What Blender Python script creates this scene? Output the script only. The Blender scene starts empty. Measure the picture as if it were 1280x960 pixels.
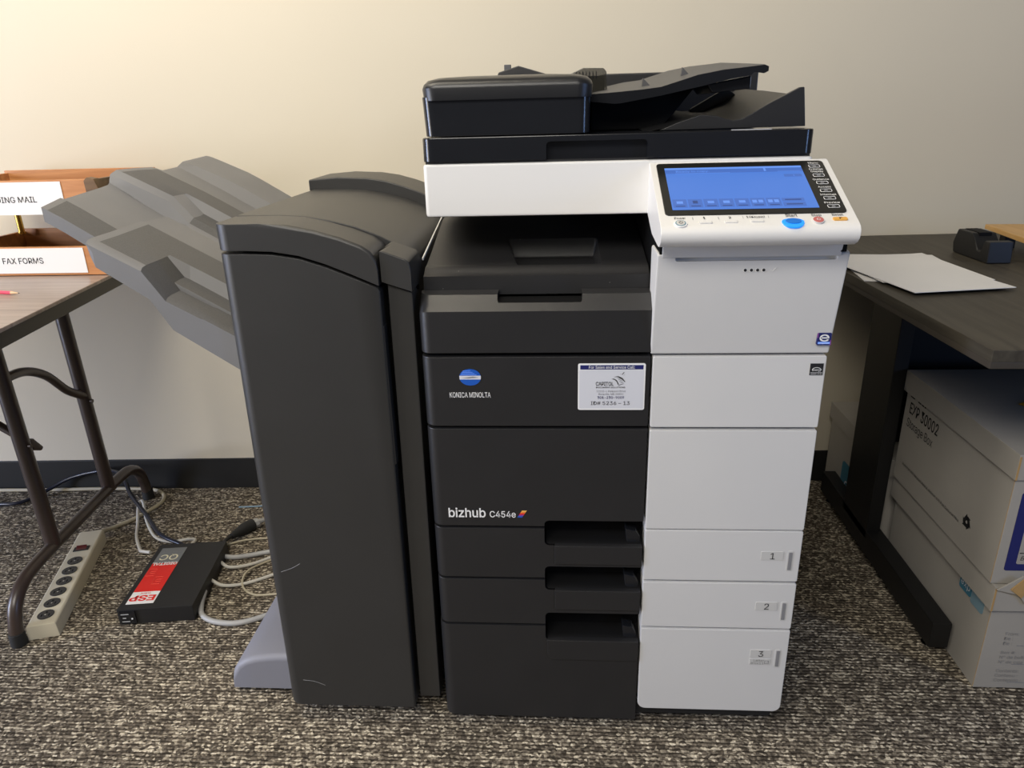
import bpy, bmesh, math, random
from mathutils import Vector, Matrix
random.seed(4)
sc = bpy.context.scene
COL = sc.collection
PI = math.pi

# ------------------------------------------------------------------ camera, world, lights, exposure
def make_camera():
    f, yaw, pitch, roll = 911.94, -0.0708005, 0.3621134, 0.0275937
    cy, sy, cp, sp, cr, sr = math.cos(yaw), math.sin(yaw), math.cos(pitch), math.sin(pitch), math.cos(roll), math.sin(roll)
    fwd = Vector((sy*cp, cy*cp, -sp)); right = Vector((cy, -sy, 0)); down = fwd.cross(right)
    r2 = right*cr + down*sr; d2 = -right*sr + down*cr
    m = Matrix((r2, -d2, -fwd)).transposed().to_4x4()
    m.translation = Vector((0.2107487, -1.0335818, 1.0657614))
    cam = bpy.data.cameras.new('camera'); o = bpy.data.objects.new('camera', cam); COL.objects.link(o)
    o.matrix_world = m; cam.sensor_width = 36; cam.lens = f/1280*36; cam.clip_start = 0.01
    sc.camera = o
make_camera()
w = bpy.data.worlds.new('room_ambient'); sc.world = w; w.use_nodes = True
bg = w.node_tree.nodes['Background']; bg.inputs[0].default_value = (1.0, 0.95, 0.88, 1); bg.inputs[1].default_value = 0.09
def area(name, loc, target, sx, sy, power, color):
    l = bpy.data.lights.new(name, 'AREA'); l.shape = 'RECTANGLE'; l.size = sx; l.size_y = sy; l.energy = power; l.color = color
    o = bpy.data.objects.new(name, l); COL.objects.link(o); o.location = loc
    d = Vector(target) - Vector(loc); o.rotation_euler = d.to_track_quat('-Z', 'Y').to_euler()
    return o
area('window_light', (-2.9, -1.05, 0.85), (-0.2, 0.4, 0.5), 1.2, 1.5, 50, (1.0, 0.94, 0.83))
area('side_window_light', (-3.1, -0.75, 0.85), (0.0, -0.1, 0.7), 0.35, 1.6, 42, (0.30, 0.48, 1.0))
area('far_window_light', (2.7, -1.5, 1.3), (0.5, 0.0, 1.0), 0.25, 1.2, 16, (0.32, 0.52, 1.0))
area('ceiling_light', (-0.6, -1.9, 2.45), (0.1, 0.2, 0.5), 1.8, 0.8, 60, (1.0, 0.95, 0.86))
area('added_wall_wash_light', (-0.8, 0.02, 2.5), (-0.6, 0.5, 0.3), 1.6, 0.24, 27, (1.0, 0.90, 0.72))  # added overhead fill that washes the wall and brightens the finisher tops
sc.view_settings.view_transform = 'Standard'; sc.view_settings.look = 'None'
sc.view_settings.exposure = -0.04; sc.view_settings.gamma = 1.0; sc.view_settings.use_curve_mapping = False

# ------------------------------------------------------------------ materials
def mat(name, col, rough=0.5, metal=0.0, noise=0.0, nscale=40.0, bump=0.0, bscale=600.0, spec=0.5, emit=None, estr=0.0, alpha=1.0, coat=0.0):
    m = bpy.data.materials.new(name); m.use_nodes = True
    nt = m.node_tree; b = nt.nodes['Principled BSDF']
    b.inputs['Base Color'].default_value = (*col, 1); b.inputs['Roughness'].default_value = rough
    b.inputs['Metallic'].default_value = metal; b.inputs['Specular IOR Level'].default_value = spec
    b.inputs['Alpha'].default_value = alpha; b.inputs['Coat Weight'].default_value = coat
    if emit: b.inputs['Emission Color'].default_value = (*emit, 1); b.inputs['Emission Strength'].default_value = estr
    tc = nt.nodes.new('ShaderNodeTexCoord')
    if noise > 0:
        n = nt.nodes.new('ShaderNodeTexNoise'); n.inputs['Scale'].default_value = nscale; n.inputs['Detail'].default_value = 4
        nt.links.new(tc.outputs['Object'], n.inputs['Vector'])
        r = nt.nodes.new('ShaderNodeMapRange'); r.inputs['To Min'].default_value = 1-noise; r.inputs['To Max'].default_value = 1+noise
        nt.links.new(n.outputs['Fac'], r.inputs['Value'])
        mx = nt.nodes.new('ShaderNodeMix'); mx.data_type = 'RGBA'; mx.blend_type = 'MULTIPLY'; mx.inputs['Factor'].default_value = 1
        mx.inputs['A'].default_value = (*col, 1); nt.links.new(r.outputs[0], mx.inputs['B'])
        nt.links.new(mx.outputs['Result'], b.inputs['Base Color'])
    if bump > 0:
        n2 = nt.nodes.new('ShaderNodeTexNoise'); n2.inputs['Scale'].default_value = bscale
        nt.links.new(tc.outputs['Object'], n2.inputs['Vector'])
        bp = nt.nodes.new('ShaderNodeBump'); bp.inputs['Strength'].default_value = bump; bp.inputs['Distance'].default_value = 0.001
        nt.links.new(n2.outputs['Fac'], bp.inputs['Height']); nt.links.new(bp.outputs[0], b.inputs['Normal'])
    return m

def carpet_mat():
    m = bpy.data.materials.new('loop_carpet'); m.use_nodes = True; nt = m.node_tree; b = nt.nodes['Principled BSDF']
    N = nt.nodes.new; L = nt.links.new
    tc = N('ShaderNodeTexCoord'); sp = N('ShaderNodeSeparateXYZ'); L(tc.outputs['Object'], sp.inputs[0])
    def mth(op, a, bb=None, c=None):
        n = N('ShaderNodeMath'); n.operation = op
        for i, v in enumerate((a, bb, c)):
            if v is None: continue
            if isinstance(v, (int, float)): n.inputs[i].default_value = v
            else: L(v, n.inputs[i])
        return n.outputs[0]
    wob = N('ShaderNodeTexNoise'); wob.inputs['Scale'].default_value = 60; L(tc.outputs['Object'], wob.inputs['Vector'])
    w1 = mth('MULTIPLY', mth('SUBTRACT', wob.outputs['Fac'], 0.5), 0.006)
    ROW, TUFT = 0.0084, 0.0062
    yy = mth('DIVIDE', mth('ADD', sp.outputs[1], w1), ROW); row = mth('FLOOR', yy)
    xx = mth('ADD', mth('DIVIDE', sp.outputs[0], TUFT), mth('MULTIPLY', mth('MODULO', row, 2), 0.5))
    # irregular flecks of light and dark yarn, wider than deep
    cv = N('ShaderNodeCombineXYZ'); L(mth('DIVIDE', sp.outputs[0], 0.0050), cv.inputs[0]); L(mth('DIVIDE', mth('ADD', sp.outputs[1], w1), 0.0040), cv.inputs[1])
    vo = N('ShaderNodeTexVoronoi'); vo.voronoi_dimensions = '2D'; vo.inputs['Scale'].default_value = 1.0; L(cv.outputs[0], vo.inputs['Vector'])
    sv = N('ShaderNodeSeparateColor'); L(vo.outputs['Color'], sv.inputs[0])
    cs = N('ShaderNodeCombineXYZ'); L(mth('MULTIPLY', sp.outputs[0], 16.0), cs.inputs[0]); L(mth('MULTIPLY', sp.outputs[1], 48.0), cs.inputs[1])
    cn = N('ShaderNodeTexNoise'); cn.inputs['Scale'].default_value = 1.6; cn.inputs['Detail'].default_value = 4; L(cs.outputs[0], cn.inputs['Vector'])
    val = mth('ADD', mth('MULTIPLY', sv.outputs[0], 0.60), mth('MULTIPLY', cn.outputs['Fac'], 0.70))
    cr = N('ShaderNodeValToRGB'); e = cr.color_ramp.elements; cr.color_ramp.interpolation = 'LINEAR'
    e[0].position = 0.22; e[0].color = (0.047, 0.040, 0.031, 1); e[1].position = 1.0; e[1].color = (0.705, 0.628, 0.490, 1)
    for p, c in ((0.48, (0.095, 0.079, 0.062, 1)), (0.66, (0.172, 0.144, 0.112, 1)), (0.79, (0.284, 0.243, 0.187, 1)), (0.90, (0.568, 0.499, 0.387, 1))):
        q = cr.color_ramp.elements.new(p); q.color = c
    L(val, cr.inputs[0])
    fy = mth('ABSOLUTE', mth('SUBTRACT', mth('FRACT', yy), 0.5)); fx = mth('ABSOLUTE', mth('SUBTRACT', mth('FRACT', xx), 0.5))
    d = mth('ADD', mth('MULTIPLY', mth('POWER', mth('MULTIPLY', fy, 2), 2.5), 0.85), mth('MULTIPLY', mth('POWER', mth('MULTIPLY', fx, 2), 2.0), 0.25))
    h = mth('SUBTRACT', 1.0, d)
    mr = N('ShaderNodeMapRange'); mr.inputs['From Min'].default_value = 0.1; mr.inputs['From Max'].default_value = 0.75; mr.inputs['To Min'].default_value = 0.42
    L(h, mr.inputs['Value'])
    mx = N('ShaderNodeMix'); mx.data_type = 'RGBA'; mx.blend_type = 'MULTIPLY'; mx.inputs['Factor'].default_value = 1
    L(cr.outputs[0], mx.inputs['A']); L(mr.outputs[0], mx.inputs['B']); L(mx.outputs['Result'], b.inputs['Base Color'])
    bp = N('ShaderNodeBump'); bp.inputs['Strength'].default_value = 0.9; bp.inputs['Distance'].default_value = 0.003
    L(h, bp.inputs['Height']); L(bp.outputs[0], b.inputs['Normal'])
    b.inputs['Roughness'].default_value = 0.95; b.inputs['Specular IOR Level'].default_value = 0.1
    return m

def wood_mat(name, c1, c2, axis=0, rough=0.45, scale=(1.5, 40, 40), spec=0.4):
    m = bpy.data.materials.new(name); m.use_nodes = True; nt = m.node_tree; b = nt.nodes['Principled BSDF']
    tc = nt.nodes.new('ShaderNodeTexCoord'); mp = nt.nodes.new('ShaderNodeMapping')
    s = list(scale); s = s[-axis:]+s[:-axis] if axis else s
    mp.inputs['Scale'].default_value = s
    nt.links.new(tc.outputs['Object'], mp.inputs[0])
    n = nt.nodes.new('ShaderNodeTexNoise'); n.inputs['Scale'].default_value = 2.2; n.inputs['Detail'].default_value = 6; n.inputs['Distortion'].default_value = 0.6
    nt.links.new(mp.outputs[0], n.inputs['Vector'])
    cr = nt.nodes.new('ShaderNodeValToRGB'); e = cr.color_ramp.elements
    e[0].position = 0.35; e[0].color = (*c1, 1); e[1].position = 0.68; e[1].color = (*c2, 1)
    nt.links.new(n.outputs['Fac'], cr.inputs[0]); nt.links.new(cr.outputs[0], b.inputs['Base Color'])
    b.inputs['Roughness'].default_value = rough; b.inputs['Specular IOR Level'].default_value = spec
    return m

def board_mat():
    return mat('cardboard_white_shaded', (0.34, 0.32, 0.29), 0.85, noise=0.10, nscale=9, bump=0.15, bscale=180, spec=0.2)  # white card, with the dim light under the desk put into its colour

def dusty(m):
    nt = m.node_tree; b = nt.nodes['Principled BSDF']; src = b.inputs['Base Color'].links[0].from_socket
    tc = nt.nodes.new('ShaderNodeTexCoord'); v = nt.nodes.new('ShaderNodeTexVoronoi'); v.inputs['Scale'].default_value = 170; nt.links.new(tc.outputs['Object'], v.inputs['Vector'])
    sc_ = nt.nodes.new('ShaderNodeSeparateColor'); nt.links.new(v.outputs['Color'], sc_.inputs[0])
    r = nt.nodes.new('ShaderNodeMath'); r.operation = 'GREATER_THAN'; r.inputs[1].default_value = 0.93; nt.links.new(sc_.outputs[0], r.inputs[0])
    d = nt.nodes.new('ShaderNodeMath'); d.operation = 'LESS_THAN'; d.inputs[1].default_value = 0.10; nt.links.new(v.outputs['Distance'], d.inputs[0])
    k = nt.nodes.new('ShaderNodeMath'); k.operation = 'MULTIPLY'; nt.links.new(r.outputs[0], k.inputs[0]); nt.links.new(d.outputs[0], k.inputs[1])
    mx = nt.nodes.new('ShaderNodeMix'); mx.data_type = 'RGBA'; nt.links.new(k.outputs[0], mx.inputs['Factor']); nt.links.new(src, mx.inputs['A']); mx.inputs['B'].default_value = (0.35, 0.34, 0.32, 1)
    nt.links.new(mx.outputs['Result'], b.inputs['Base Color']); return m
M = dict(
    wall=mat('painted_wall', (0.65, 0.59, 0.47), 0.9, noise=0.03, nscale=3, bump=0.12, bscale=350, spec=0.2),
    baseb=mat('rubber_baseboard', (0.016, 0.0155, 0.0145), 0.6, noise=0.15, nscale=20, spec=0.3),
    carpet=carpet_mat(),
    black=mat('black_plastic', (0.018, 0.018, 0.0195), 0.36, noise=0.12, nscale=14, bump=0.22, bscale=1400),
    dustyblack=dusty(mat('dusty_black_plastic', (0.018, 0.018, 0.0195), 0.42, noise=0.12, nscale=14, bump=0.22, bscale=1400)),
    gloss=mat('glossy_black_plastic', (0.010, 0.011, 0.014), 0.19, noise=0.1, nscale=14),
    semi=mat('satin_black_plastic', (0.014, 0.0145, 0.0165), 0.30, noise=0.1, nscale=14, bump=0.2, bscale=1400),
    deep=mat('recess_shade_black', (0.004, 0.004, 0.0045), 0.6, spec=0.12),  # shade of recesses and gaps put into the colour, darker than the plastic
    fin=mat('charcoal_plastic', (0.030, 0.0295, 0.029), 0.40, noise=0.12, nscale=10, bump=0.22, bscale=1400),
    white=mat('white_plastic', (0.62, 0.615, 0.61), 0.45, noise=0.03, nscale=7, bump=0.12, bscale=1200),
    white2=mat('white_plastic_bright', (0.74, 0.73, 0.715), 0.4, bump=0.05, bscale=1200),
    tray=mat('grey_tray_plastic', (0.165, 0.165, 0.172), 0.55, noise=0.08, nscale=12, bump=0.3, bscale=1200),
    traytop=mat('grey_tray_textured', (0.090, 0.089, 0.091), 0.65, noise=0.25, nscale=420, bump=0.5, bscale=900),
    foot=mat('blue_lit_foot_plastic', (0.225, 0.23, 0.275), 0.5, noise=0.05, nscale=12, bump=0.2, bscale=1200),  # blue of the window light on the foot is put into this grey
    darkgap=mat('shadow_gap_plastic', (0.008, 0.008, 0.009), 0.7, bump=0.05),
    bezel=mat('bezel_black', (0.012, 0.012, 0.011), 0.3, bump=0.02),
    screen=mat('lcd_blue', (0.02, 0.05, 0.12), 0.3, emit=(0.066, 0.175, 0.60), estr=1.0, noise=0.04, nscale=30),
    scr2=mat('lcd_blue_dark', (0.02, 0.04, 0.10), 0.3, emit=(0.055, 0.135, 0.47), estr=1.0),
    scr3=mat('lcd_blue_light', (0.03, 0.06, 0.12), 0.3, emit=(0.13, 0.28, 0.80), estr=1.0),
    scr4=mat('lcd_ink', (0.02, 0.03, 0.06), 0.3, emit=(0.02, 0.05, 0.20), estr=1.0),
    led=mat('start_button_glow', (0.02, 0.20, 0.6), 0.3, emit=(0.01, 0.24, 0.85), estr=0.9),
    led2=mat('start_button_face', (0.01, 0.10, 0.35), 0.35, emit=(0.0, 0.13, 0.50), estr=0.6),
    red=mat('stop_button_red', (0.50, 0.14, 0.13), 0.4), amber=mat('reset_button_amber', (0.72, 0.38, 0.08), 0.4),
    ink=mat('black_ink', (0.01, 0.01, 0.012), 0.6), grey=mat('grey_ink', (0.22, 0.22, 0.23), 0.6), dgrey=mat('dark_grey_plastic', (0.08, 0.08, 0.085), 0.5),
    wink=mat('white_ink', (0.78, 0.78, 0.78), 0.5), navy=mat('navy_ink', (0.012, 0.016, 0.12), 0.5), blue=mat('blue_ink', (0.01, 0.09, 0.45), 0.4),
    sticker=mat('sticker_paper', (0.62, 0.63, 0.68), 0.6), orange=mat('orange_ink', (0.8, 0.22, 0.05), 0.5), purple=mat('purple_ink', (0.22, 0.05, 0.28), 0.5),
    yellow=mat('yellow_ink', (0.8, 0.45, 0.1), 0.5), label=mat('number_plate', (0.55, 0.545, 0.53), 0.5),
    paper=mat('white_paper', (0.80, 0.80, 0.80), 0.8, noise=0.03, nscale=8), sheet=mat('copy_paper', (0.68, 0.67, 0.66), 0.85, noise=0.02, nscale=10),
    ttop=wood_mat('walnut_laminate', (0.25, 0.19, 0.165), (0.38, 0.31, 0.27), axis=0, rough=0.33, scale=(2, 45, 45), spec=0.6),
    tedge=mat('table_edge_vinyl', (0.022, 0.020, 0.016), 0.45, noise=0.1, nscale=20),
    leg=mat('brown_enamel_tube', (0.050, 0.034, 0.028), 0.33, noise=0.12, nscale=30, spec=0.6), rubber=mat('black_rubber', (0.012, 0.012, 0.012), 0.7, bump=0.1),
    desk=wood_mat('dark_desk_laminate', (0.040, 0.034, 0.025), (0.062, 0.054, 0.040), axis=1, rough=0.5, scale=(2, 30, 30), spec=0.3),
    desked=mat('desk_edge_band', (0.045, 0.037, 0.028), 0.5, noise=0.15, nscale=30), steel=mat('black_powder_coat', (0.0065, 0.0065, 0.007), 0.5, bump=0.1),
    wood=wood_mat('orange_stained_wood', (0.44, 0.185, 0.065), (0.60, 0.28, 0.105), axis=0, scale=(3, 30, 30)),
    woodd=wood_mat('dark_stained_wood', (0.10, 0.055, 0.022), (0.17, 0.095, 0.04), axis=0, scale=(3, 30, 30)),
    oak=wood_mat('golden_wood', (0.52, 0.30, 0.10), (0.62, 0.38, 0.15), axis=1, scale=(3, 30, 30)),
    brass=mat('brass', (0.75, 0.50, 0.12), 0.25, metal=1.0, bump=0.02), chrome=mat('chrome', (0.7, 0.7, 0.7), 0.2, metal=1.0),
    card=board_mat(), cardraw=mat('raw_cardboard', (0.40, 0.25, 0.10), 0.9, noise=0.15, nscale=60), teal=mat('teal_ink', (0.04, 0.16, 0.24), 0.7), teal2=mat('pale_teal_ink', (0.16, 0.26, 0.32), 0.7),
    beige=mat('beige_plastic', (0.58, 0.53, 0.41), 0.45, noise=0.04, nscale=20, bump=0.05), cordw=mat('white_cord', (0.55, 0.53, 0.48), 0.5, noise=0.05, nscale=60), cordbeige=mat('beige_cord', (0.45, 0.40, 0.29), 0.5, noise=0.05, nscale=60),
    cordg=mat('grey_cord', (0.40, 0.40, 0.40), 0.45, noise=0.05, nscale=60), cordk=mat('navy_black_cord', (0.008, 0.010, 0.022), 0.3, noise=0.05, nscale=60), cordb=mat('pale_blue_cord', (0.25, 0.36, 0.45), 0.5),
    qc=mat('black_metal_case', (0.011, 0.011, 0.012), 0.5, noise=0.15, nscale=90, bump=0.3, bscale=900), qcred=mat('red_label', (0.72, 0.018, 0.012), 0.4), qcgrey=mat('grey_label', (0.16, 0.17, 0.18), 0.45), cream=mat('cream_ink', (0.72, 0.68, 0.50), 0.5), qcline=mat('label_line', (0.85, 0.13, 0.08), 0.4),
    pencil=mat('pink_pencil_paint', (0.75, 0.08, 0.14), 0.35), pencilwood=mat('pencil_wood', (0.72, 0.50, 0.30), 0.7), note=mat('yellow_note', (0.75, 0.40, 0.03), 0.7),
    smoke=mat('smoked_plastic', (0.035, 0.033, 0.026), 0.2, alpha=0.62, bump=0.02), tredge=mat('tray_light_edge', (0.30, 0.30, 0.31), 0.5),
)

try:      # the sans face that ships inside Blender; its built-in font is used if missing
    import os
    FONT = bpy.data.fonts.load(os.path.join(bpy.utils.system_resource('DATAFILES'), 'fonts', 'Inter.woff2'))
except Exception:
    FONT = None
# ------------------------------------------------------------------ mesh builder
CAP = [1.0]
class B:
    def __init__(self): self.bm = bmesh.new(); self.mats = []
    def mi(self, m):
        m = M[m] if isinstance(m, str) else m
        if m not in self.mats: self.mats.append(m)
        return self.mats.index(m)
    def merge(self, bm, m, mx=None, smooth=True):
        i = self.mi(m)
        bmesh.ops.recalc_face_normals(bm, faces=bm.faces)
        for f in bm.faces: f.material_index = i; f.smooth = smooth
        if mx is not None: bm.transform(mx)
        me = bpy.data.meshes.new('tmp'); bm.to_mesh(me); bm.free(); self.bm.from_mesh(me); bpy.data.meshes.remove(me)
        return self
    def box(self, lo, hi, m, r=0.0, seg=2, mx=None):
        bm = bmesh.new(); bmesh.ops.create_cube(bm, size=1)
        for v in bm.verts: v.co = Vector([lo[k] + (v.co[k]+0.5)*(hi[k]-lo[k]) for k in range(3)])
        if r: bmesh.ops.bevel(bm, geom=bm.edges[:], offset=r, segments=seg, affect='EDGES', profile=0.5, clamp_overlap=True)
        return self.merge(bm, m, mx)
    def prism(self, poly, plane, d0, d1, m, r=0.0, seg=2, big=None, mx=None, flat=False):
        """poly extruded along the axis normal to plane ('XZ' along y, 'YZ' along x, 'XY' along z). big=[(test(mid, dir), radius, segs)] rounds chosen edges first."""
        def P(a, b, d): return {'XZ': (a, d, b), 'YZ': (d, a, b), 'XY': (a, b, d)}[plane]
        bm = bmesh.new()
        v0 = [bm.verts.new(P(a, b, d0)) for a, b in poly]; v1 = [bm.verts.new(P(a, b, d1)) for a, b in poly]
        bm.faces.new(v0); bm.faces.new(v1); n = len(poly)
        for k in range(n): bm.faces.new((v0[k], v0[(k+1) % n], v1[(k+1) % n], v1[k]))
        bmesh.ops.recalc_face_normals(bm, faces=bm.faces)
        for test, rad, sg in (big or []):
            es = [e for e in bm.edges if test((e.verts[0].co+e.verts[1].co)/2, (e.verts[1].co-e.verts[0].co).normalized())]
            bmesh.ops.bevel(bm, geom=es, offset=rad, segments=sg, affect='EDGES', profile=0.5, clamp_overlap=True)
        if r:
            es = [e for e in bm.edges if len(e.link_faces) == 2 and e.calc_face_angle(0) > 0.6]
            bmesh.ops.bevel(bm, geom=es, offset=r, segments=seg, affect='EDGES', profile=0.5, clamp_overlap=True)
        return self.merge(bm, m, mx)
    def loft(self, rings, m, cap=True, closed=True, mx=None):
        bm = bmesh.new(); vs = [[bm.verts.new(p) for p in r] for r in rings]; n = len(rings[0])
        for a, b in zip(vs, vs[1:]):
            for k in range(n if closed else n-1):
                bm.faces.new((a[k], a[(k+1) % n], b[(k+1) % n], b[k]))
        if cap and closed: bm.faces.new(vs[0]); bm.faces.new(vs[-1])
        return self.merge(bm, m, mx)
    def tube(self, pts, rad, m, n=12, sub=6, cap=True, smoothpath=True):
        P = [Vector(p) for p in pts]
        if smoothpath and len(P) > 2:
            Q = []
            for k in range(len(P)-1):
                p0 = P[k-1] if k else P[0]*2-P[1]; p1, p2 = P[k], P[k+1]; p3 = P[k+2] if k+2 < len(P) else P[-1]*2-P[-2]
                for t in range(sub):
                    t /= sub
                    Q.append(0.5*((2*p1)+(p2-p0)*t+(2*p0-5*p1+4*p2-p3)*t*t+(3*p1-p0-3*p2+p3)*t**3))
            Q.append(P[-1]); P = Q
        rings = []; up = Vector((0, 0, 1)); nrm = None
        for k, p in enumerate(P):
            d = ((P[k+1] if k+1 < len(P) else p) - (P[k-1] if k else p)).normalized()
            if nrm is None: nrm = d.cross(up if abs(d.z) < 0.9 else Vector((1, 0, 0))).normalized()
            else: nrm = (nrm - d*nrm.dot(d)).normalized()
            bn = d.cross(nrm); rr = rad(k/(len(P)-1)) if callable(rad) else rad
            rings.append([p + nrm*math.cos(a)*rr + bn*math.sin(a)*rr for a in (2*PI*q/n for q in range(n))])
        return self.loft(rings, m, cap)
    def cyl(self, c, axis, r, h, m, n=28, bev=0.0, r2=None, mx=None):
        bm = bmesh.new(); bmesh.ops.create_cone(bm, segments=n, radius1=r, radius2=r if r2 is None else r2, depth=h, cap_ends=True)
        if bev:
            es = [e for e in bm.edges if e.calc_face_angle(0) > 0.8]; bmesh.ops.bevel(bm, geom=es, offset=bev, segments=2, affect='EDGES', profile=0.5)
        q = Vector((0, 0, 1)).rotation_difference(Vector(axis)).to_matrix().to_4x4()
        bm.transform(Matrix.Translation(c) @ q); return self.merge(bm, m, mx)
    def poly(self, pts3, m, mx=None):
        bm = bmesh.new(); bm.faces.new([bm.verts.new(p) for p in pts3]); return self.merge(bm, m, mx, smooth=False)
    def text(self, s, o, u, v, size, m, align='CENTER', bold=0.0, sx=1.0, lift=0.0004, shear=0.0, w=None):
        cu = bpy.data.curves.new('t', 'FONT'); cu.body = s; cu.size = size; cu.align_x = align; cu.align_y = 'BOTTOM_BASELINE'; cu.offset = bold*size; cu.shear = shear; cu.resolution_u = 3
        if FONT: cu.font = FONT
        ob = bpy.data.objects.new('t', cu); COL.objects.link(ob); dg = bpy.context.evaluated_depsgraph_get()
        me = bpy.data.meshes.new_from_object(ob.evaluated_get(dg)); bpy.data.objects.remove(ob); bpy.data.curves.remove(cu)
        bm = bmesh.new(); bm.from_mesh(me); bpy.data.meshes.remove(me)
        bm.transform(Matrix.Scale(CAP[0], 4))
        if w and len(bm.verts):
            x0 = min(q.co.x for q in bm.verts); x1 = max(q.co.x for q in bm.verts); sx = w/(x1-x0)
        u = Vector(u).normalized(); v = Vector(v).normalized(); nn = u.cross(v)
        o = Vector(o) + nn*lift
        bm.transform(Matrix(((u.x*sx, v.x, nn.x, o.x), (u.y*sx, v.y, nn.y, o.y), (u.z*sx, v.z, nn.z, o.z), (0, 0, 0, 1))))
        i = self.mi(m)
        for f in bm.faces: f.material_index = i
        me = bpy.data.meshes.new('t'); bm.to_mesh(me); bm.free(); self.bm.from_mesh(me); bpy.data.meshes.remove(me)
        return self

def calibrate_font():      # capital letters come out 0.72 of the size, whatever the face
    b = B(); b.text('H', (0, 0, 0), (1, 0, 0), (0, 1, 0), 1.0, 'ink'); ys = [v.co.y for v in b.bm.verts]; CAP[0] = 0.72/(max(ys)-min(ys)); b.bm.free()
calibrate_font()
WORLD = {}
def obj(name, b, parent=None, label=None, cat=None, group=None, kind=None, cut=None, sharp=0.7):
    me = bpy.data.meshes.new(name); b.bm.to_mesh(me); b.bm.free()
    for m in b.mats: me.materials.append(m)
    if cut is not None: me = boolean(me, cut)
    me.set_sharp_from_angle(angle=sharp)
    cs = [v.co for v in me.vertices]
    c = Vector([(min(q[k] for q in cs)+max(q[k] for q in cs))/2 for k in range(3)]); c.z = min(q.z for q in cs)
    me.transform(Matrix.Translation(-c))
    o = bpy.data.objects.new(name, me); COL.objects.link(o)
    wn = o.modifiers.new('weighted_normals', 'WEIGHTED_NORMAL'); wn.keep_sharp = True; wn.weight = 80; wn.mode = 'FACE_AREA'
    WORLD[o] = c
    if parent is not None: o.parent = parent; o.location = c - WORLD[parent]
    else: o.location = c
    props(o, label, cat, group, kind); return o
def props(o, label=None, cat=None, group=None, kind=None):
    if label: o['label'] = label
    if cat: o['category'] = cat
    if group: o['group'] = group
    if kind: o['kind'] = kind
def boolean(me, cut):
    a = bpy.data.objects.new('a', me); COL.objects.link(a)
    cm = bpy.data.meshes.new('c'); cut.bm.to_mesh(cm); cut.bm.free()
    c = bpy.data.objects.new('c', cm); COL.objects.link(c)
    for m in cut.mats:
        if m.name not in [q.name for q in me.materials]: me.materials.append(m)
        cm.materials.append(m)
    md = a.modifiers.new('b', 'BOOLEAN'); md.object = c; md.operation = 'DIFFERENCE'; md.solver = 'EXACT'; md.material_mode = 'TRANSFER'
    dg = bpy.context.evaluated_depsgraph_get(); out = bpy.data.meshes.new_from_object(a.evaluated_get(dg))
    bpy.data.objects.remove(a); bpy.data.objects.remove(c); return out
def thing(name, loc, label, cat, group=None):
    o = bpy.data.objects.new(name, None); COL.objects.link(o); o.location = loc; o.empty_display_size = 0.1
    WORLD[o] = Vector(loc); props(o, label, cat, group); return o
def dup(root, loc, rot=None, label=None):
    r = root.copy(); COL.objects.link(r); r.location = loc
    if rot: r.rotation_euler = rot
    if label: r['label'] = label
    for ch in root.children:
        c = ch.copy(); COL.objects.link(c); c.parent = r
        for g in ch.children: d = g.copy(); COL.objects.link(d); d.parent = c
    return r
def rrect(x0, z0, x1, z1, r, n=5, corners=(1, 1, 1, 1)):
    """rounded rectangle, corners: bl, br, tr, tl"""
    out = []
    for (cx, cz, a0), on in zip(((x0+r, z0+r, PI), (x1-r, z0+r, 1.5*PI), (x1-r, z1-r, 0), (x0+r, z1-r, 0.5*PI)), corners):
        if on: out += [(cx+r*math.cos(a0+q*PI/2/n), cz+r*math.sin(a0+q*PI/2/n)) for q in range(n+1)]
        else: out.append((cx+r*math.cos(a0+PI/4)*math.sqrt(2), cz+r*math.sin(a0+PI/4)*math.sqrt(2)))
    return out
X, Y, Z = Vector((1, 0, 0)), Vector((0, 1, 0)), Vector((0, 0, 1))

# ------------------------------------------------------------------ the setting
b = B(); b.box((-3.2, -2.6, -0.06), (3.2, 1.15, 0.0), 'carpet'); obj('floor', b, kind='structure')
WA = math.atan(0.0382491); WY = 0.91986
wm = Matrix.Translation((0, WY, 0)) @ Matrix.Rotation(WA, 4, 'Z')
b = B(); b.box((-3.2, 0, 0), (3.2, 0.1, 2.6), 'wall', mx=wm); obj('wall_back', b, kind='structure')
b = B(); b.prism([(-0.004, 0.0), (-0.004, 0.094), (-0.001, 0.0985), (0.0, 0.0985), (0.0, 0.0)], 'YZ', -3.1, 3.1, 'baseb', mx=wm)
obj('baseboard_back', b, kind='structure')

# ------------------------------------------------------------------ photocopier
cop = thing('photocopier', (0.3, 0.33, 0), 'large black and white office photocopier with a lit blue touch panel, standing on the carpet', 'photocopier')
VL = lambda m, d: abs(d.z) > 0.9 and m.x < 0.01 and m.y < 0.01     # left front vertical edge
b = B(); b.box((0.006, 0.045, 0.05), (0.594, 0.665, 0.722), 'black', 0.004); b.box((0.362, 0.03, 0.722), (0.598, 0.62, 0.905), 'white', 0.004); b.box((0.346, 0.035, 0.722), (0.3625, 0.62, 0.912), 'deep', 0.002)
b.box((0.004, 0.5, 0.722), (0.346, 0.62, 0.905), 'black', 0.003); obj('chassis', b, cop)
b = B(); b.box((0.012, 0.012, 0.024), (0.588, 0.655, 0.052), 'darkgap', 0.004); obj('plinth', b, cop)
for cx, cy in ((0.06, 0.09), (0.54, 0.09), (0.06, 0.59), (0.54, 0.59)):
    b = B(); b.cyl((cx, cy, 0.014), X, 0.014, 0.02, 'rubber', bev=0.002); b.box((cx-0.016, cy-0.012, 0.014), (cx+0.016, cy+0.012, 0.026), 'steel', 0.002); obj('caster', b, cop)

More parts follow.
